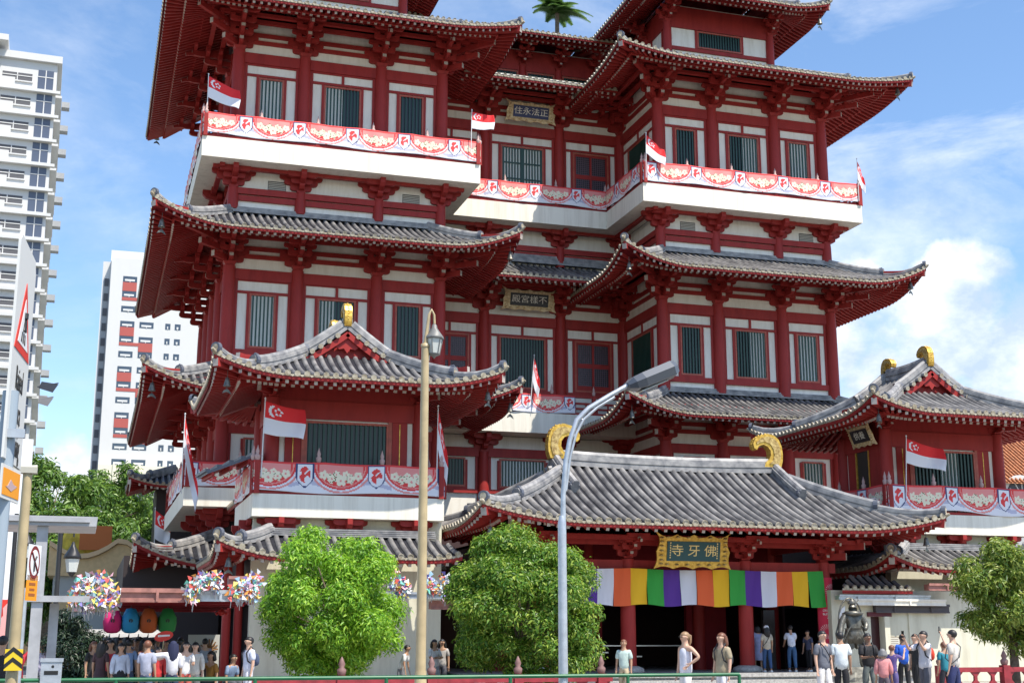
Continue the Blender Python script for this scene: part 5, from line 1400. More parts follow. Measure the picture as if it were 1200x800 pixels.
    if bag:
        b_ = empty('backpack', (0,0,0), 0); b_.parent = e
        V_ = []; E_ = []; R_ = []; a = v(tp(0,.17,hz+.10), (.13, .07)); b = v(tp(0,.19,hz+.26), (.145, .085), a); v(tp(0,.16,hz+.44), (.11, .06), b)
        o = skinmesh('bag', V_, E_, R_, [cloth(bag)], e); bpy.data.objects.remove(b_)
        m = MB()
        for sg in (-1, 1): m.tube([Vector(tp(sg*.10,.10,hz+.46))*s, Vector(tp(sg*.11,-.01,hz+.575))*s, Vector(tp(sg*.11,-.125,hz+.42))*s, Vector(tp(sg*.13,-.09,hz+.24))*s, Vector(tp(sg*.13,.08,hz+.12))*s], .017*s, 6, 0)
        m.build('strap', [cloth((.03,.03,.035))], e)
    if strap:
        sg = strap[1]; m = MB(); m.tube([Vector(tp(sg*.12,-.02,hz+.565))*s, Vector(tp(sg*.05,-.135-loose,hz+.40))*s, Vector(tp(-sg*.10,-.135-loose,hz+.18))*s, Vector(tp(-sg*.16,0,hz+.05))*s, Vector(tp(-sg*.08,.13+loose,hz+.20))*s, Vector(tp(sg*.06,.125+loose,hz+.42))*s, Vector(tp(sg*.12,-.02,hz+.565))*s], .013*s, 6, 0); m.build('strap', [cloth(strap[0])], e)
    if phone is not None:
        k = phone; c = (hd[k]+Vector((0, -.03, .06)))*s; m = MB(); m.box(c.x-.038*s, c.x+.038*s, c.y-.006, c.y+.006, c.z-.05*s, c.z+.10*s, 0)
        o = m.build('phone', [mat('phone', (.015,.015,.02), .2)], None); o.location = (x, y, z); o.rotation_euler = (0,0,rz); tag(o, 'dark smartphone held up by '+label.split(',')[0][:60], 'phone')
    return e
def at(u, Y, v=760): return onY(u, v, Y)[0]
WHT = (.72,.72,.72); 
UPF = ((-.25, -.75, -.35), (.1, -.55, .95)); UPL = ((.25, -.75, -.35), (-.1, -.55, .95))
FWD = ((-.12, -.25, -1), (.35, -1, .1)); FWL = ((.12, -.25, -1), (-.35, -1, .1))
LEFT = radians(-90)-YAW*0      # facing -x
# in front of the entrance
person(at(803,26.5), 26.5, .02, radians(-75), 1.72, 'woman in white sleeveless top and white trousers, hand on hip, sunglasses', (.72,.72,.80), (.72,.70,.68), 0, 'blond', 0, tank=True, pony=True, glasses=True, armL=((.75,.35,-.8), (-.55,-.5,-.55)), stride=.1)
person(at(846,26), 26, .02, radians(-70), 1.70, 'woman with curly auburn hair, khaki tee and black backpack', (.36,.30,.20), (.68,.67,.68), 0, 'brown', .12, bag=(.04,.045,.05), loose=.02, stride=.12)
person(at(899,44.8), 44.8, .424, radians(175), 1.62, 'woman in white cap, beige tee and jeans, seen from behind at the doorway', (.50,.45,.36), (.03,.08,.20), 1, 'black', .25, cap=(.8,.8,.8), strap=((.02,.02,.02), -1), loose=.02)
person(at(928,45), 45, .424, radians(165), 1.68, 'man in white shirt and blue jeans bending over at the doorway', (.68,.72,.82), (.04,.11,.24), 1, 'black', lean=.25, loose=.025, armL=((.1,-.5,-1), (0,-.8,-.6)), armR=((-.1,-.5,-1), (0,-.8,-.6)))
person(at(948,45.4), 45.4, .424, radians(-60), 1.50, 'youth in dark blue top and black trousers right of the doorway', (.06,.07,.13), (.012,.012,.015), 1, lean=.15)
person(at(888,46.4), 46.4, .424, radians(170), 1.66, 'woman in pale blue dress with raised arm, half behind a red column', (.36,.40,.62), (.34,.38,.60), 1, 'black', .1, skirt=True, armL=((.2,-.5,.6), (0,-.3,1)), loose=.04, sleeve=1.)
person(at(964,28.5), 28.5, .02, radians(10), 1.76, 'man in grey tee with black sling bag and white trousers, facing the street', (.13,.14,.17), (.72,.70,.68), 0, strap=((.015,.015,.02), -1), loose=.015, glasses=False, stride=.06)
person(at(985,29.5), 29.5, .02, radians(160), 1.74, 'man in loose white tee and black trousers, seen from behind beside the statue', (.66,.72,.74), (.015,.015,.018), 1, loose=.05, shirt_len=.05)
person(at(1017,29.5), 29.5, .02, radians(-5), 1.71, 'heavy-set man in black tee with white print, grey straps, holding a phone low', (.015,.015,.018), (.13,.15,.14), 2, armL=FWL, armR=FWD, wide=1.1, loose=.035, bag=(.25,.27,.22), phone=1)
person(at(1034,28), 28, .02, radians(150), 1.35, 'short person in pink floral shirt with dark grey hair, seen from behind', (.62,.25,.25), (.10,.08,.10), 1, 'grey', .05, loose=.04, sleeve=.9)
person(at(1045,31), 31, .02, radians(120), 1.42, 'child in purple tee lifting both arms', (.12,.08,.26), (.10,.08,.22), 0, 'brown', armL=UPL, armR=UPF)
person(at(1058,34), 34, .02, radians(165), 1.70, 'man in bright blue polo and black trousers, seen from behind', (.02,.11,.55), (.012,.012,.015), 2, loose=.03)
person(at(1073,33), 33, .02, radians(-80), 1.71, 'person in black top half hidden behind the man with the red backpack', (.02,.02,.02), (.02,.02,.02), 0)
person(at(1083,28.5), 28.5, .02, radians(-80), 1.76, 'man in pale grey tee with red backpack raising his phone', (.60,.60,.64), (.10,.10,.12), 0, bag=(.62,.05,.025), armL=UPL, armR=UPF, phone=1, loose=.02)
person(at(1117,27.5), 27.5, .02, radians(215), 1.78, 'man in beige tee with thin sling strap raising his phone', (.66,.62,.56), (.03,.04,.13), 0, armR=((-.3,-.7,-.1), (-.3,-.5,1)), phone=1, strap=((.10,.10,.10), -1), loose=.025)
person(at(1106,31), 31, .02, radians(180), 1.50, 'person in teal top behind the man with the beige tee', (.02,.20,.26), (.03,.03,.04), 1, 'brown')
person(at(731,33), 33, .02, radians(-40), 1.56, 'person in pale green top standing at the right side of the middle tree', (.48,.60,.55), (.42,.34,.22), 1, 'brown', loose=.03)
person(at(509,38), 38, .02, radians(20), 1.56, 'woman in white tee with folded arms between the two trees', (.66,.66,.68), (.30,.32,.36), 1, 'black', .1, armL=((.2,-.3,-1), (-1,-.5,.1)), armR=((-.2,-.3,-1), (1,-.5,.1)))
person(at(518,39), 39, .02, radians(-20), 1.57, 'dark-haired woman standing just behind the woman with folded arms', (.45,.42,.40), (.08,.08,.1), 1, 'black', .2)
person(at(470,37.5), 37.5, .02, radians(60), 1.45, 'person in white top bending at the right side of the left tree', (.7,.7,.7), (.2,.2,.22), 1, 'black', lean=.4)
# left side
person(at(292,31), 31, .02, radians(-70), 1.62, 'man in white tee with dark shoulder strap left of the bright tree', (.62,.66,.78), (.55,.55,.6), 0, bag=(.05,.07,.13), loose=.03)
SB = mat('stone_bench', (.35, .33, .30), .8)
bn = MB(); bn.box(-2.4, 1.2, -.25, .25, .36, .46, 0); bn.box(-2.2, -1.9, -.2, .2, 0, .36, 0); bn.box(.7, 1.0, -.2, .2, 0, .36, 0)
bo = bn.build('bench', [SB], None, loc=(at(262,36), 36, .02)); tag(bo, 'low stone bench in the shade under people at the passage', 'bench')
person(at(268,35.9), 35.9, .02, radians(40), 1.66, 'seated person in light blue shirt bending forward in the passage shade', (.20,.28,.42), (.08,.08,.1), 1, sit=True, lean=.35)
person(at(248,35.9), 35.9, .02, radians(-50), 1.72, 'seated person in mustard top with hand at the chin', (.36,.17,.03), (.02,.02,.025), 1, 'black', .08, sit=True, armR=((-.1,-.7,-.6), (.1,-.4,.9)))
person(at(229,33), 33, .02, radians(-15), 1.50, 'woman in cream blouse with chin-length black hair', (.60,.58,.52), (.45,.42,.36), 0, 'black', .08, sleeve=.9, loose=.02)
person(at(218,32.5), 32.5, .02, radians(10), 1.52, 'woman in white top holding a red patterned bag', (.66,.66,.66), (.45,.08,.06), 0, 'black', .18, armL=FWL)
person(at(203,31.5), 31.5, .02, radians(185), 1.53, 'woman in navy headscarf and white blouse, seen from behind', (.64,.64,.68), (.02,.03,.07), 1, 'navy', .38, armL=((1,-.2,-.2), (.9,-.3,.2)), loose=.03, sleeve=.8)
person(at(186,32.5), 32.5, .02, radians(20), 1.40, 'child in red jacket next to the woman with the headscarf', (.50,.03,.03), (.02,.02,.03), 0, 'black', .1, sleeve=.95)
person(at(173,31), 31, .02, radians(150), 1.54, 'man in pale grey tee with a white bag, turned away', (.38,.40,.50), (.06,.08,.14), 1, 'brown', loose=.03)
person(at(142,33), 33, .02, radians(10), 1.48, 'woman in white cardigan and black skirt', (.50,.55,.64), (.012,.012,.015), 1, 'black', .2, skirt=True, sleeve=1., loose=.02)
person(at(151,35), 35, .02, radians(170), 1.56, 'man in light blue shirt in the crowd', (.20,.30,.50), (.05,.07,.12), 1)
person(at(130,35), 35, .02, radians(-20), 1.55, 'woman in bright red top in the crowd', (.42,.02,.03), (.015,.015,.02), 1, 'black', .2)
person(at(119,33.5), 33.5, .02, radians(150), 1.52, 'woman in dark floral dress near the topiary bush', (.06,.03,.035), (.05,.025,.03), 1, 'black', .25, skirt=True)
person(at(110,34.5), 34.5, .02, radians(30), 1.52, 'person in black top and pink scarf beside the bush', (.02,.02,.02), (.02,.02,.02), 1, 'brown', .1)
person(at(160,37), 37, .02, radians(0), 1.58, 'man in dark shirt deep in the crowd', (.025,.03,.04), (.02,.02,.02), 2)
person(at(3,26), 26, .02, radians(160), 1.63, 'person in black at the left edge', (.015,.015,.02), (.015,.015,.02), 1)
person(at(23,31), 31, .02, radians(30), 1.47, 'woman in red shirt seen between the lamp post and shelter post', (.45,.02,.035), (.03,.03,.05), 1, 'black', .15, armL=((.5,-.3,.7), (0,-.1,1)))
person(at(47,36), 36, .02, radians(180), 1.56, 'person in pale purple top behind the shelter posts', (.40,.38,.5), (.3,.3,.36), 1, 'black')
rnd = random.Random(77)
for i, (u, Y, c, lb) in enumerate(((166,44,(.30,.34,.42),'grey-blue top'), (135,43,(.03,.03,.04),'black top'), (124,46,(.5,.45,.4),'cream top'), (146,46,(.35,.03,.03),'dark red top'), (157,48,(.5,.5,.55),'white shirt'), (113,45,(.1,.12,.2),'navy top'), (211,44,(.05,.05,.05),'dark jacket'))):
    person(at(u,Y), Y, .02, rnd.uniform(0, 6.28), 1.56+.08*rnd.random(), 'person in '+lb+' at the back of the shaded crowd', c, (.03,.03,.05), i % 3, 'black', .1*(i % 3))

# a thicker crowd at the back of the passage: each a copy of someone above, turned and moved
src = [o for o in bpy.data.objects if o.get('category') == 'person' and 110 < 0 or (o.get('label') or '').find('crowd') > 0 and o.get('category') == 'person']
extra = [((101,36), 'person at the left end of the crowd, right beside the dark bush'), ((168,35.5), 'person just behind the right shoulder of the man in the pale grey tee'), ((211,36), 'person behind the headscarf and the woman with the red bag'), ((240,38.5), 'person standing behind the seated figure in mustard'), ((106,39), 'person half hidden behind the dark floral dress, in the crowd'), ((116,41), 'short person between two taller ones at the left end of the crowd'), ((127,40), 'person behind the woman in the bright red top'), ((138,41), 'person behind the woman in the white cardigan'),
         ((148,42), 'person at the very back of the crowd under the pale awning'), ((163,41), 'person behind the man in the pale grey tee'), ((178,39), 'person between the grey tee and the red jacket, farther back'), ((195,41), 'person behind the headscarf, deep in the passage'), ((184,43), 'person far inside the passage behind the red jacket')]
for i, ((u, Y), lb) in enumerate(extra):
    o = src[i % len(src)]; c = dup_tree(o, loc=(at(u, Y), Y, .02), rz=1.1*i, label=lb)
# ------------------------------------------------------------------ street things on the left
PNL = mat('sign_grey_white', (.66, .66, .64), .5); SRED = mat('sign_red', (.68, .035, .02), .45); SBLK = mat('sign_black', (.015, .015, .015), .5); SWH = mat('sign_white', (.78, .78, .78), .5); SOR = mat('sign_orange', (.85, .32, .01), .5); SYE = mat('sign_yellow', (.80, .55, .02), .5)
# raised zebra crossing sign, seen very obliquely: near edge 8 m away
d0 = 8.0
a0 = onY(28, 272, 8.0); b0 = onY(2, 535, 8.0)
nx = (a0[0]+b0[0])/2; nz1, nz0 = a0[2], b0[2]
best = None
for i in range(200):
    Yf = 8.0+i*.01; q = onY(44, 300, Yf)
    if abs(q[2]-(nz1-.0)) < .03 or best is None or abs(q[2]-nz1) < abs(best[1][2]-nz1): best = (Yf, q)
fx, fy = best[1][0], best[0]
n0 = Vector((nx, 8.0, 0)); dv = Vector((fx-nx, fy-8.0, 0)); wS = dv.length; dv.normalize(); hS = nz1-nz0
nv = Vector((dv.y, -dv.x, 0))
e = empty('road_sign', (nx, 8.0, nz0), 0, 'tall grey-white sign with red warning triangle reading Raised Zebra Crossing', 'road sign')
def Sg(u, w, t): return dv*u+nv*t+Vector((0,0,w))
m = MB(); m.prism([(0,0), (wS,0), (wS,hS-.10), (wS-.05,hS-.02), (.05, hS), (0,hS-.04)], Sg, -.015, 0, 0); m.build('panel', [PNL], e, fixn=True)
cxs = wS/2; r0, r1 = wS*.44, wS*.30; zt_s = hS*.62
m = MB(); tri = [(cxs-r0, zt_s-.17), (cxs+r0, zt_s-.17), (cxs, zt_s+.27)]; m.prism(tri, Sg, .001, .004, 0)
tri2 = [(cxs-r1, zt_s-.12), (cxs+r1, zt_s-.12), (cxs, zt_s+.17)]; m.prism(tri2, Sg, .0041, .006, 1)
for k in range(3): m.prism([(cxs-.09+k*.06, zt_s-.10), (cxs-.055+k*.06, zt_s-.10), (cxs-.045+k*.05, zt_s-.04), (cxs-.065+k*.05, zt_s-.04)], Sg, .0061, .008, 2)
m.tube([Sg(cxs+.02, zt_s-.03, .009), Sg(cxs, zt_s+.05, .009), Sg(cxs-.03, zt_s-.03, .009)], .010, 5, 2); m.tube([Sg(cxs, zt_s+.05, .009), Sg(cxs+.005, zt_s+.085, .009)], .016, 6, 2)
m.build('warning_triangle', [SRED, SWH, SBLK], e)
for k, t_ in enumerate(('Raised', 'Zebra', 'Crossing')):
    text_mesh(t_, .20, lambda u, w, t, k=k: Sg(cxs+u*.50, hS*.37-k*.19+w, .003+t), .001, 'lettering', SBLK, e)
px_ = (nx+fx)/2+.02
xp_ = onY(1, 600, 8.1)[0]-nx
m = MB(); m.tube([(xp_, .12, -nz0+.02), (xp_, .12, hS*.3)], .045, 12, 0); m.build('post', [mat('blue_grey', (.30,.36,.42), .4)], e)
m = MB(); m.box(xp_, .1, .05, .08, .12, .17, 0); m.build('bracket_arm', [STEEL], e)
# orange plate below it
p = onY(2, 582, 7.9); q = onY(24, 560, 8.3)
e = empty('road_sign', (onY(2,560,7.9)[0], 7.9, onY(2,582,7.9)[2]), 0, 'small orange plate with white border and black figure under the tall sign', 'road sign')
dv2 = Vector((q[0]-e.location.x, .4, 0)); w2 = dv2.length; dv2.normalize(); nv2 = Vector((dv2.y, -dv2.x, 0)); h2 = onY(2,542,7.9)[2]-e.location.z
def S2(u, w, t): return dv2*u+nv2*t+Vector((0,0,w))
m = MB(); m.prism([(0,0), (w2,0), (w2,h2), (0,h2)], S2, -.01, 0, 0); m.build('panel', [PNL], e, fixn=True)
m = MB(); m.prism([(.02,.02), (w2-.02,.02), (w2-.02,h2-.02), (.02,h2-.02)], S2, .001, .003, 0); m.build('orange_face', [SOR], e, fixn=True)
m = MB(); m.prism([(.08,.07), (w2*.5,.05), (w2-.08,.09), (w2*.6,h2*.5), (w2*.45,h2*.62), (w2*.3,h2*.4)], S2, .0031, .005, 0); m.build('figure', [mat('figure_grey', (.5,.35,.35))], e, fixn=True)
# tan pole with camera arm, no-turn sign, orange plate and chevron
lx, ly = onY(14, 790, 19)[0], 19
e = empty('signal_pole', (lx, ly, .02), 0, 'slim tan pole with short top arm carrying round no-turn sign', 'pole')
zt = onY(36, 552, ly)[2]; m = MB(); m.tube([(0,0,0), (0,0,zt)], [.085, .06], 12, 0); m.build('pole', [TAN], e)
m = MB(); m.tube([(-.35,0,zt-.02), (.12,0,zt+.02)], .05, 8, 0); m.box(-.2, .12, -.08, .08, zt-.05, zt+.03, 0); m.build('arm', [mat('arm_grey', (.45,.43,.36))], e)
za, zb2 = onY(33, 637, ly)[2], onY(33, 679, ly)[2]
def S3(u, w, t): c, s = cos(1.2), sin(1.2); return Vector((.10+u*c+t*s, u*s-t*c-.02, w))
hs_ = (za-zb2)
m = MB(); m.prism([(-.02,0), (.38,0), (.38,hs_), (-.02,hs_)], S3, -.01, 0, 0); m.build('sign_panel', [SWH], e, loc=(0,0,zb2-.02), fixn=True)
m = MB(); N = 24; ring = [(.18+.17*cos(2*pi*k/N), hs_/2+.22*sin(2*pi*k/N)) for k in range(N)]; rin = [(.18+.13*cos(2*pi*k/N), hs_/2+.17*sin(2*pi*k/N)) for k in range(N)]
m.prism(ring, S3, .001, .003, 0); m.prism(rin, S3, .0031, .005, 1)
m.tube([S3(.16, hs_/2-.12, .008), S3(.16, hs_/2+.02, .008), S3(.22, hs_/2+.08, .008)], .014, 5, 2); m.tube([S3(.07, hs_/2+.13, .009), S3(.29, hs_/2-.13, .009)], .012, 5, 0)
m.build('prohibition_mark', [mat('dark_red', (.20,.02,.02)), SWH, SBLK], e, loc=(0,0,zb2-.02))
zc, zd = onY(30, 673, ly)[2], onY(30, 703, ly)[2]
m = MB(); m.prism([(-.01,0), (.33,0), (.33,zc-zd), (-.01,zc-zd)], S3, -.01, .0, 0)
for k in range(2):
    w0 = (zc-zd)*(.18+k*.42); m.prism([(.06,w0), (.26,w0), (.26,w0+.035), (.06,w0+.035)], S3, .001, .003, 1); m.prism([(.08,w0+.07), (.24,w0+.07), (.24,w0+.10), (.08,w0+.10)], S3, .001, .003, 1)
m.build('orange_plate', [SOR, mat('brown_print', (.35,.10,.02))], e, loc=(0,0,zd-.02), fixn=True)
ze, zf = onY(12, 760, ly)[2], onY(12, 785, ly)[2]
m = MB(); m.box(-.10, .12, -.12, -.10, 0, ze-zf, 0)
for k in range(2): w0 = .02+k*(ze-zf)*.48; m.prism([(-.10,w0), (.0,w0+.09), (.12,w0), (.12,w0+.06), (.0,w0+.15), (-.10,w0+.06)], lambda u, w, t: (u, -.121-t, w), 0, .002, 1)
m.build('chevron_plate', [SYE, SBLK], e, loc=(0,0,zf-.02), fixn=True)
lx, ly = onY(21, 790, 20)[0], 20
e = empty('steel_post', (lx, ly, .02), 0, 'plain pale grey steel post right of the tan pole', 'post'); m = MB(); m.tube([(0,0,0), (0,0,onY(27,690,20)[2])], .045, 10, 0); m.build('tube', [STEEL], e)
# covered walkway frame
Yw = 24; WG = mat('shelter_grey', (.42, .42, .43), .5, .2, noise=.15)
x0, x1 = onY(44, 700, Yw)[0], onY(54, 700, Yw)[0]; zt = onY(60, 606, Yw)[2]
e = empty('walkway_shelter', (x0, Yw, .02), 0, 'grey steel covered-walkway frame with flat roof edge on the left', 'shelter')
m = MB(); xe = onY(113, 610, Yw)[0]-x0; m.prism([(-1.3, zt-.16), (xe, zt-.16), (xe+.02, zt), (-1.3, zt)], lambda u, w, t: (u, t, w), -.1, 1.6, 0); m.box(-1.3, xe-.1, -.16, -.1, zt-.10, zt-.02, 0); m.build('roof', [WG], e, fixn=True)
m = MB(); m.box(-.09, .09, 0, .12, 0, zt-.17, 0); m.build('post', [WG], e)
m = MB(); m.box(.19, .34, .5, .62, 0, onY(50, 700, Yw)[2]-.1, 0); m.build('post', [WG], e)
m = MB(); zb3 = onY(70, 702, Yw)[2]; m.box(-.2, onY(105,702,Yw)[0]-x0, -.05, .05, zb3-.06, zb3+.04, 0); m.box(-.1, onY(105,702,Yw)[0]-x0, .05, 1.0, zb3+.0, zb3+.03, 0); m.build('beam', [WG], e)
# little black lanterns on posts
for (u, v, Y, lb) in ((76, 655, 30, 'black lantern post seen through the shelter frame'), (23, 640, 34, 'black lantern behind the no-turn sign')):
    p = onY(u, v, Y); e = empty('lantern_post', (p[0]+.0, Y, .02), 0, lb, 'lantern post'); h = p[2]
    m = MB(); m.tube([(-.12,0,0), (-.12,0,h+.75)], .05, 8, 0); m.tube([(-.12,0,h+.7), (.15,0,h+.75), (.15,0,h+.45)], .02, 6, 0); m.build('pole', [BLKM], e)
    m = MB(); m.lathe([(.02,.45), (.05,.36), (.17,.16), (.18,.10), (.02,.095)], (.15,0,h-.1), 6, 0); m.lathe([(.10,-.18), (.04,-.26), (.01,-.28)], (.15,0,h-.1), 6, 0); m.lathe([(.145,.09), (.10,-.18)], (.15,0,h-.1), 6, 1, False); m.build('lantern', [BLKM, mat('frosted_glass', (.6,.6,.6))], e)
# bin
p = onY(61, 774, 22); e = empty('litter_bin', (p[0], 22, .02), 0, 'plain grey steel litter bin beside the dark bush', 'litter bin')
m = MB(); h = p[2]; m.box(-.15, .15, -.15, .15, 0, h-.03, 0); m.box(-.165, .165, -.165, .165, h-.03, h+.02, 0); m.build('body', [STEEL], e)
m = MB(); m.disc((.02,-.152,h-.10), (0,-1,0), .022, 10, 0, .004); m.box(-.10, .10, -.154, -.151, h-.22, h-.16, 0); m.build('slot', [SBLK], e)
# red and white poster board at the edge
p = onY(6, 720, 40); e = empty('poster_board', (p[0], 40, .02), 0, 'large white board with red top and pink figure at the left edge', 'poster')
zA, zB, zC = onY(6, 640, 40)[2], onY(6, 703, 40)[2], onY(6, 748, 40)[2]
m = MB(); m.box(-3, .38, 0, .3, 0, zA+3, 0); m.build('board', [SWH], e); m = MB(); m.box(-3, .3, -.02, -.002, zC-.1, zB, 0); m.build('red_field', [SRED], e)
m = MB(); m.prism([(-.25,zC-.1), (.25,zC-.1), (.2,zC+.45), (.1,zC+.6), (.12,zC+.8), (0,zC+.95), (-.12,zC+.8), (-.1,zC+.6), (-.2,zC+.45)], lambda u, w, t: (u+.05, -.03-t, w), 0, .01, 0); m.build('figure_print', [mat('print_pink', (.75,.35,.33))], e)
# poster in the passage
p = onY(237, 790, 40); e = empty('poster_stand', (p[0], 40, .02), 0, 'pale poster stand with a brown plant in a pot picture, in the passage', 'poster')
zA = onY(237, 744, 40)[2]; m = MB(); m.box(-.44, .44, -.02, .02, .1, zA, 0); m.build('board', [mat('poster_pale', (.50,.50,.47))], e)
m = MB(); m.lathe([(.10, zA-.75), (.16, zA-.6), (.13, zA-.45)], (.15,-.05,0), 8, 0)
for k in range(9): a = pi*k/8; m.tube([(.15,-.06,zA-.45), (.15+.25*cos(a), -.06, zA-.4+.28*sin(a))], .02, 4, 0)
m.build('picture', [mat('brown_print2', (.25,.12,.04))], e); m = MB(); m.box(-.36, -.1, -.03, -.021, zA-.5, zA-.46, 0); m.box(-.36, -.15, -.03, -.021, zA-.6, zA-.57, 0); m.prism([(-.30,zA-.3), (-.18,zA-.3), (-.24,zA-.15)], lambda u, w, t: (u, -.03+t, w), 0, .008, 0); m.build('print', [mat('print_grey', (.25,.3,.28))], e)
# passage roof edge: pinkish gutter beams with hanging pinwheels
PB = mat('gutter_pink', (.36, .16, .13), .6, noise=.3)
Yg = 43.5
def gut(u0, u1, v0, v1, Y, name, label, mt, dep=.3):
    a = onY(u0, v0, Y); b = onY(u1, v0, Y); z1 = a[2]; z0 = onY(u0, v1, Y)[2]
    m = MB(); L = b[0]-a[0]; m.box(0, L, 0, dep, z0-z1, 0, 0); m.box(0, L, -.06, -.001, (z0-z1)*.25, .03, 0); m.box(0, L, -.03, -.0005, (z0-z1)*1.0-.02, (z0-z1)*.85, 0)
    k = .8
    while k < L: m.box(k-.03, k+.03, -.07, -.06, z0-z1, 0, 0); k += 1.6
    o = m.build(name, [mt], temple); o.location = (a[0]-AX, Y-60, z1)
    if label: o['label'] = label
    return o
gut(142, 217, 690, 704, 32.0, 'gutter', 'pinkish gutter beam', PB); gut(217, 300, 692, 703, 32.0, 'gutter', 'grey gutter beam', STEEL); gut(268, 300, 676, 685, 33.4, 'gutter', 'pinkish gutter beam', PB)
gut(440, 545, 694, 700, 43.0, 'gutter', 'grey gutter beam', STEEL); gut(505, 545, 704, 713, 43.3, 'gutter', 'dark gutter beam', PB)
gut(1000, 1108, 702, 708, 44.5, 'gutter', 'cream gutter beam', WALL); gut(1026, 1112, 708, 717, 44.8, 'gutter', 'dark gutter beam', mat('gutter_dark', (.06,.05,.06), .5)); gut(1088, 1130, 684, 691, 44.0, 'gutter', 'pinkish gutter beam', PB)
gut(983, 1090, 697, 702, 44.6, 'gutter', 'grey gutter beam', STEEL)
cz0 = onY(180, 700, 32.0)[2]; cxa, cxb = onY(143, 695, 32)[0]-AX, onY(299, 695, 33)[0]-AX  # roof slab added behind the gutter beams to shade the crowd
m = MB(); m.box(cxa, cxb, 32.32-60, 44.0-60, cz0+.0, cz0+.1, 0)
for k in range(6): m.box(cxa+.05, cxb, 33.3-60+k*2, 33.42-60+k*2, cz0-.1, cz0-.001, 1)
m.build('passage_shade_roof', [RDARK, RED2], temple)
m = MB(); m.box(1.5-AX, 5.4-AX, -1.0, -.8, .02, 5.0, 0); m.box(1.4-AX, 1.5-AX, -1.0, 12, .02, 5.0, 0); m.build('wall', [mat('passage_shade', (.03,.02,.02))], temple)  # dark back wall added, its colour stands for shade in the passage
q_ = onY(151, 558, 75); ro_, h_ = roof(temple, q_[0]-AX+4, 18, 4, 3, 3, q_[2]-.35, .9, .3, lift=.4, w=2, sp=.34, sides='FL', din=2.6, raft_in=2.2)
m = MB(); m.box(q_[0]-AX+1.6, q_[0]-AX+7, 17, 21, .02, q_[2]-.2, 0); m.build('wall', [mat('passage_shade', (.03,.02,.02))], temple)  # near-black wall, shade under the far roof put into its colour
# timber posts and dark depth of the passage
for u in (262, 276): 
    p = onY(u, 790, 47.5 if u > 200 else 50); column(temple, p[0]-AX, p[1]-60, .02, 4.6, .15)
# pinwheel clusters
PWM = [mat('pw_%d' % i, c, .5) for i, c in enumerate(((.75,.12,.10), (.78,.42,.50), (.40,.62,.78), (.75,.75,.75), (.80,.35,.08), (.15,.50,.40), (.75,.65,.15), (.25,.20,.55), (.70,.72,.78)))]
def pinwheels(pts, Y, n, size, label, seed, rope=True):
    """pts: outline of pixel ellipses (u, v, ru, rv)"""
    rnd = random.Random(seed); c0 = onY(pts[0][0], pts[0][1], Y); e = empty('pinwheel_cluster', c0, 0, label, 'decoration', 'pinwheel clusters hanging at the eaves')
    m = MB(); s = MB()
    for i in range(n):
        u, v, ru, rv = pts[i % len(pts)]
        a = rnd.uniform(0, 2*pi); r = sqrt(rnd.random()); q = Vector(onY(u+ru*r*cos(a), v+rv*r*sin(a), Y))-Vector(c0); q.y += rnd.uniform(-.35, .35)*(ru/30)
        nrm = Vector((rnd.gauss(0,.5), -1, rnd.gauss(.2,.5))).normalized(); ax_ = nrm.cross(Vector((0,0,1))).normalized(); ay_ = ax_.cross(nrm); R = size*rnd.uniform(.75,1.25); ph = rnd.random()*pi; mc = rnd.randrange(9)
        for k in range(4):
            t = ph+k*pi/2; d1 = ax_*cos(t)+ay_*sin(t); d2 = ax_*cos(t+.75)+ay_*sin(t+.75)
            m.add([q, q+d1*R, q+d2*R*.72+nrm*R*.3], [(0,1,2)], (mc+(k % 2)*4) % 9)
        m.disc(q+nrm*.02, nrm, R*.16, 6, 3); s.tube([q, q+Vector((rnd.uniform(-.05,.05), .05, -R*1.6))], .008, 4, 0)
    m.build('pinwheels', PWM, e); s.build('sticks', [STEEL], e)
pinwheels([(112,690,24,20), (100,700,18,14), (128,700,14,12)], 34, 150, .17, 'big pastel cluster of pinwheels above the topiary bush', 1)
pinwheels([(225,692,8,12), (238,680,10,10), (250,680,8,14)], 31.8, 70, .15, 'multicoloured pinwheels hanging at the corner of the lowest left roofs', 2)
pinwheels([(280,692,10,10), (296,686,10,14)], 31.8, 50, .15, 'multicoloured pinwheels half hidden by the left side of the bright tree', 3)
pinwheels([(464,682,9,13), (474,690,8,9)], 41, 45, .17, 'multicoloured pinwheels at the right side of the bright tree', 4)
pinwheels([(513,683,14,12), (505,688,10,8), (520,690,9,9)], 41, 55, .17, 'multicoloured pinwheels right of the tan street lamp', 5)
# paper lanterns
for (u, c, lb) in ((132, (.65,.02,.16), 'magenta'), (153, (.02,.28,.55), 'blue'), (174, (.50,.10,.02), 'orange'), (196, (.02,.22,.05), 'dark green')):
    p = onY(u, 727, 36); e = empty('cloth_lantern', p, 0, lb+' cloth lantern in the row above the crowd', 'lantern', 'cloth lanterns above the crowd'); rr = .23
    m = MB(); m.lathe([(.02,.32), (.12,.30), (rr,.08), (rr*1.02,-.05), (rr*.9,-.24), (.12,-.30), (.02,-.31)], n=8); m.build('shade', [mat('lantern_'+lb.replace(' ','_'), c, .7)], e)
    m = MB(); m.disc((0,-rr*1.0,0), (0,-1,0), .05, 10, 0, .02); m.build('emblem', [SBLK], e); m = MB(); m.tube([(0,0,.3), (0,0,.6)], .01, 4, 0); m.build('cord', [SBLK], e)
p = onY(260, 715, 38); e = empty('red_ornament', p, 0, 'small red knot ornament hanging in the dark passage', 'ornament')
m = MB(); m.tube([(0,0,.65), (0,0,0)], .02, 5, 0); m.lathe([(.01,.05),(.12,-.02),(.10,-.10),(.01,-.14)], n=8)
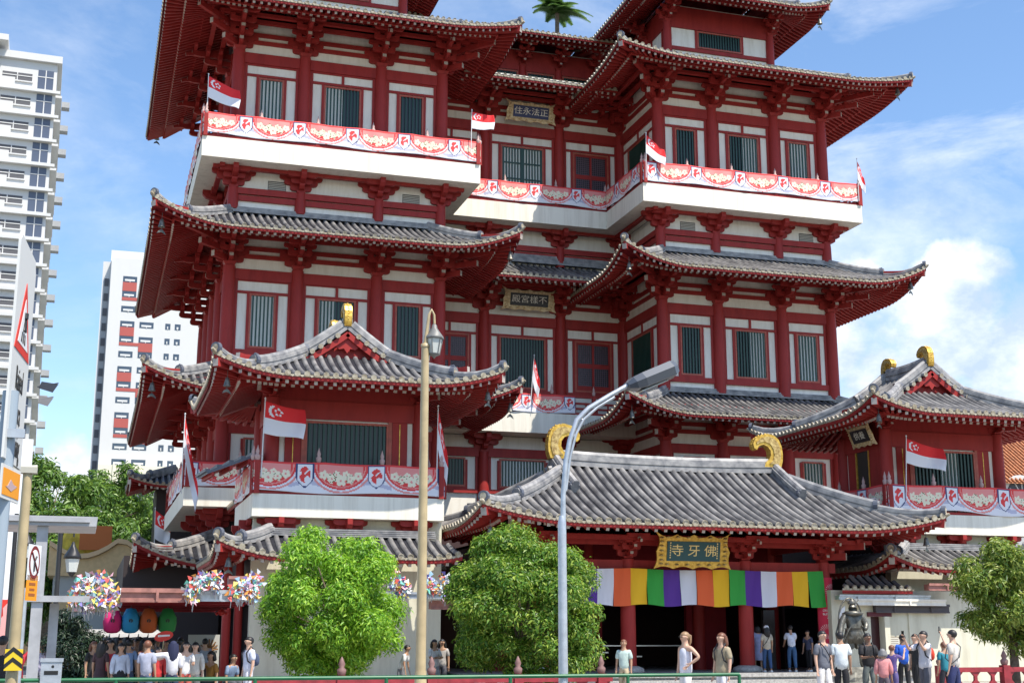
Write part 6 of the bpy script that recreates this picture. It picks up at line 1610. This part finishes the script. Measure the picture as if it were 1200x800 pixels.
for s_ in (-1, 1): m.lathe([(.01,.04),(.06,0),(.01,-.05)], (s_*.13,0,-.08), 6, 0)
m.build('knot', [mat('ornament_red', (.55,.02,.02), .5)], e)
# round fan sign on stick and market umbrellas behind the crowd
p = onY(192, 745, 34); e = empty('paddle_sign', p, 0, 'red and white paddle sign on a stick above the crowd', 'sign')
m = MB(); m.prism([(.22*cos(2*pi*k/14)*1.0, .12*sin(2*pi*k/14)+.04*cos(2*pi*k/14)) for k in range(14)], lambda u, w, t: (u, t, w), -.01, .01, 0); m.prism([(-.14,-.02), (.14,.0), (.14,.04), (-.14,.03)], lambda u, w, t: (u, -.012-t, w), 0, .004, 1); m.tube([(0,0,-.1), (-.05,0,-.95)], .014, 5, 2); m.build('paddle', [SRED, SWH, TAN], e)
p = onY(148, 742, 46); e = empty('market_awning', (p[0], 46, 0), 0, 'pale awning edge over stalls behind the crowd', 'awning')
m = MB(); z = p[2]; m.prism([(-1.4, 0), (1.3, 0), (1.3, .12), (-1.4, .14)], lambda u, w, t: (u, t, z+w), 0, 1.8, 0)
for k in range(9): m.prism([(-1.4+k*.3, -.12), (-1.15+k*.3, -.10), (-1.12+k*.3, .0), (-1.4+k*.3, 0)], lambda u, w, t: (u, t, z+w), -.01, .01, 0)
m.build('awning', [mat('awning_white', (.66,.64,.60))], e); m = MB()
for s_ in (-1.3, 1.2): m.tube([(s_,.1,0), (s_,.1,z)], .03, 5, 0)
m.build('pole', [STEEL], e)
# guardian statue
p = onY(1003, 790, 41.5); ex = p[0]
e = empty('guardian_statue', (ex, 41.5, .02), 0, 'dark bronze armoured guardian statue on a rock beside the entrance', 'statue')
zt = onY(1003, 702, 41.5)[2]; H = zt-.62
def q(*a): return (a[0]*H, a[1]*H, .6+a[2]*H)
V_ = [q(0,0,.50), q(0,-.02,.62), q(0,0,.74), q(0,0,.83), q(0,-.01,.89), q(0,0,.95),
      q(.13,0,.77), q(.20,-.04,.62), q(.12,-.12,.55), q(-.13,0,.77), q(-.22,-.03,.64), q(-.27,-.08,.50), q(-.32,-.1,.40),
      q(.07,0,.46), q(.12,-.05,.26), q(.13,.0,.04), q(.14,-.09,.01), q(-.07,0,.46), q(-.15,-.02,.24), q(-.20,.05,.04), q(-.22,-.04,.01)]
E_ = [(0,1),(1,2),(2,3),(3,4),(4,5),(2,6),(6,7),(7,8),(2,9),(9,10),(10,11),(11,12),(0,13),(13,14),(14,15),(15,16),(0,17),(17,18),(18,19),(19,20)]
R_ = [(.115,.10),(.12,.10),(.125,.10),.04,.055,.05,.065,.05,.035,.065,.05,.04,.03,.085,.075,.06,.04,.085,.075,.06,.04]
skinmesh('body', V_, E_, [(r[0]*H, r[1]*H) if hasattr(r,'__len__') else (r*H, r*H) for r in R_], [BRONZE], e, 1)
m = MB(); m.lathe([(.15*H, .6+.40*H), (.17*H, .6+.36*H), (.13*H, .6+.52*H), (.12*H, .6+.56*H), (.135*H, .6+.58*H)], n=12)
for k in range(8): a = 2*pi*k/8; m.prism([(-.03*H,0), (.03*H,0), (.04*H,-.16*H), (0,-.19*H), (-.04*H,-.16*H)], lambda u, w, t: (.14*H*cos(a)-u*sin(a)+t*cos(a), .14*H*sin(a)+u*cos(a)+t*sin(a), .6+.46*H+w), 0, .02, 0)
m.build('armour', [BRONZE], e, fixn=True); m = MB(); m.lathe([(.10*H,.6+.76*H), (.165*H,.6+.79*H), (.10*H,.6+.83*H)], n=10); m.build('collar', [BRONZE], e)
m = MB(); m.lathe([(.06*H,.6+.93*H), (.068*H,.6+.96*H), (.02*H,.6+1.0*H), (.01,.6+1.03*H)], n=10)
for s_ in (-1, 1): m.tube([q(s_*.05,0,.95), q(s_*.11,0,.99), q(s_*.09,0,1.03)], [.02, .015, .006], 6, 0)
m.build('crown', [BRONZE], e)
m = MB(); path = [q(-.17*cos(t)-.0, .06, .62+.36*sin(t)) for t in [i*pi*1.15/12-.2 for i in range(13)]]; path = [q(.20*cos(t), .07, .70+.32*sin(t)) for t in [i*pi*1.3/14-.45 for i in range(15)]]; m.tube(path, [.03]*15, 6, 0)
m.tube([q(.18,.05,.6), q(.24,.02,.4), q(.2,-.02,.22)], [.04,.03,.01], 6, 0); m.tube([q(-.20,.04,.7), q(-.30,.0,.5), q(-.28,0,.3)], [.03,.03,.01], 6, 0); m.build('ribbon', [BRONZE], e)
m = MB(); m.beam(q(-.14,-.1,.56), q(-.45,-.16,.10), .06, .02, 0); m.tube([q(-.10,-.1,.60), q(-.16,-.1,.53)], .03, 6, 0); m.build('sword', [BRONZE], e)
m = MB(); rnd = random.Random(4); ring = []; 
for j in range(5):
    for k in range(12):
        a = 2*pi*k/12; r = (.75-.10*j)*(1+.18*rnd.uniform(-1,1)); ring.append((r*cos(a), r*.8*sin(a), j*.165-.02))
m.add(ring, [(j*12+k, j*12+(k+1)%12, (j+1)*12+(k+1)%12, (j+1)*12+k) for j in range(4) for k in range(12)]+[tuple(48+k for k in range(12))], 0); m.build('rock_base', [mat('rock', (.26,.25,.21), .9, noise=.5, nscale=5, bump=1, bscale=7)], e)
# white feather-shaped lamp and signs on the right wall
p = onY(986, 722, 44.4); e = empty('wall_ornament', p, 0, 'white leaf-shaped ornament on the cream wall left of the statue', 'ornament')
m = MB(); m.prism([(-.16,-.28), (-.02,-.28), (.10,-.05), (.16,.38), (.02,.30), (-.12,.0)], lambda u, w, t: (u, t, w), -.03, .03, 0); m.build('leaf', [SWH], e)
# right ground wall
e = temple; Yr = 45.0
xw0 = onY(985, 730, Yr)[0]-AX; xw1 = 17.5; zt = onY(1060, 692, Yr)[2]
m = MB(); dx0, dx1 = onY(1021,740,Yr)[0]-AX, onY(1035,740,Yr)[0]-AX; zd = onY(1030, 722, Yr)[2]
m.box(xw0-.35, dx0, 0, .35, .02, zt, 0); m.box(dx1+.0, xw1, 0, .35, .02, zt, 0); m.box(dx0, dx1, 0, .35, zd, zt, 0)
m.build('ground_wall', [GWALL], temple, loc=(0, Yr-60, 0))
m = MB(); m.box(dx0, dx1, .25, .3, .02, zd, 0); m.build('door', [mat('door_dark', (.05,.008,.012), .4)], temple, loc=(0, Yr-60, 0))
m = MB(); m.box(dx0-.15, dx1+.35, -.10, -.001, zd, zd+.16, 0); m.box(dx1, dx1+.22, -.14, -.001, .02, zd, 1); m.box(xw0+2.9, xw0+3.05, -.06, -.001, .02, zt, 1); m.build('door_surround', [mat('lintel_dark', (.10,.01,.02)), GWALL], temple, loc=(0, Yr-60, 0))
p = onY(1047, 755, Yr-.05); m = MB(); m.box(-.28, .28, -.03, 0, -.22, .30, 0); m.box(-.25, .25, -.035, -.031, -.19, .27, 1)
for k in range(5): m.box(-.2, .2, -.04, -.036, .2-k*.08, .215-k*.08, 0)
o = m.build('notice', [mat('notice_frame', (.2,.14,.08)), mat('notice_paper', (.6,.58,.5))], None, loc=p); tag(o, 'framed notice on the cream wall between the visitors', 'notice')
# little tiled coping and lattice left of the right passage
roof(temple, xw0+1.3, Yr-60+.2, 1.5, .8, .8, zt+.05, .35, .1, lift=0, w=1, sp=.33, sides='F', din=.8, raft=False, rh=.01)
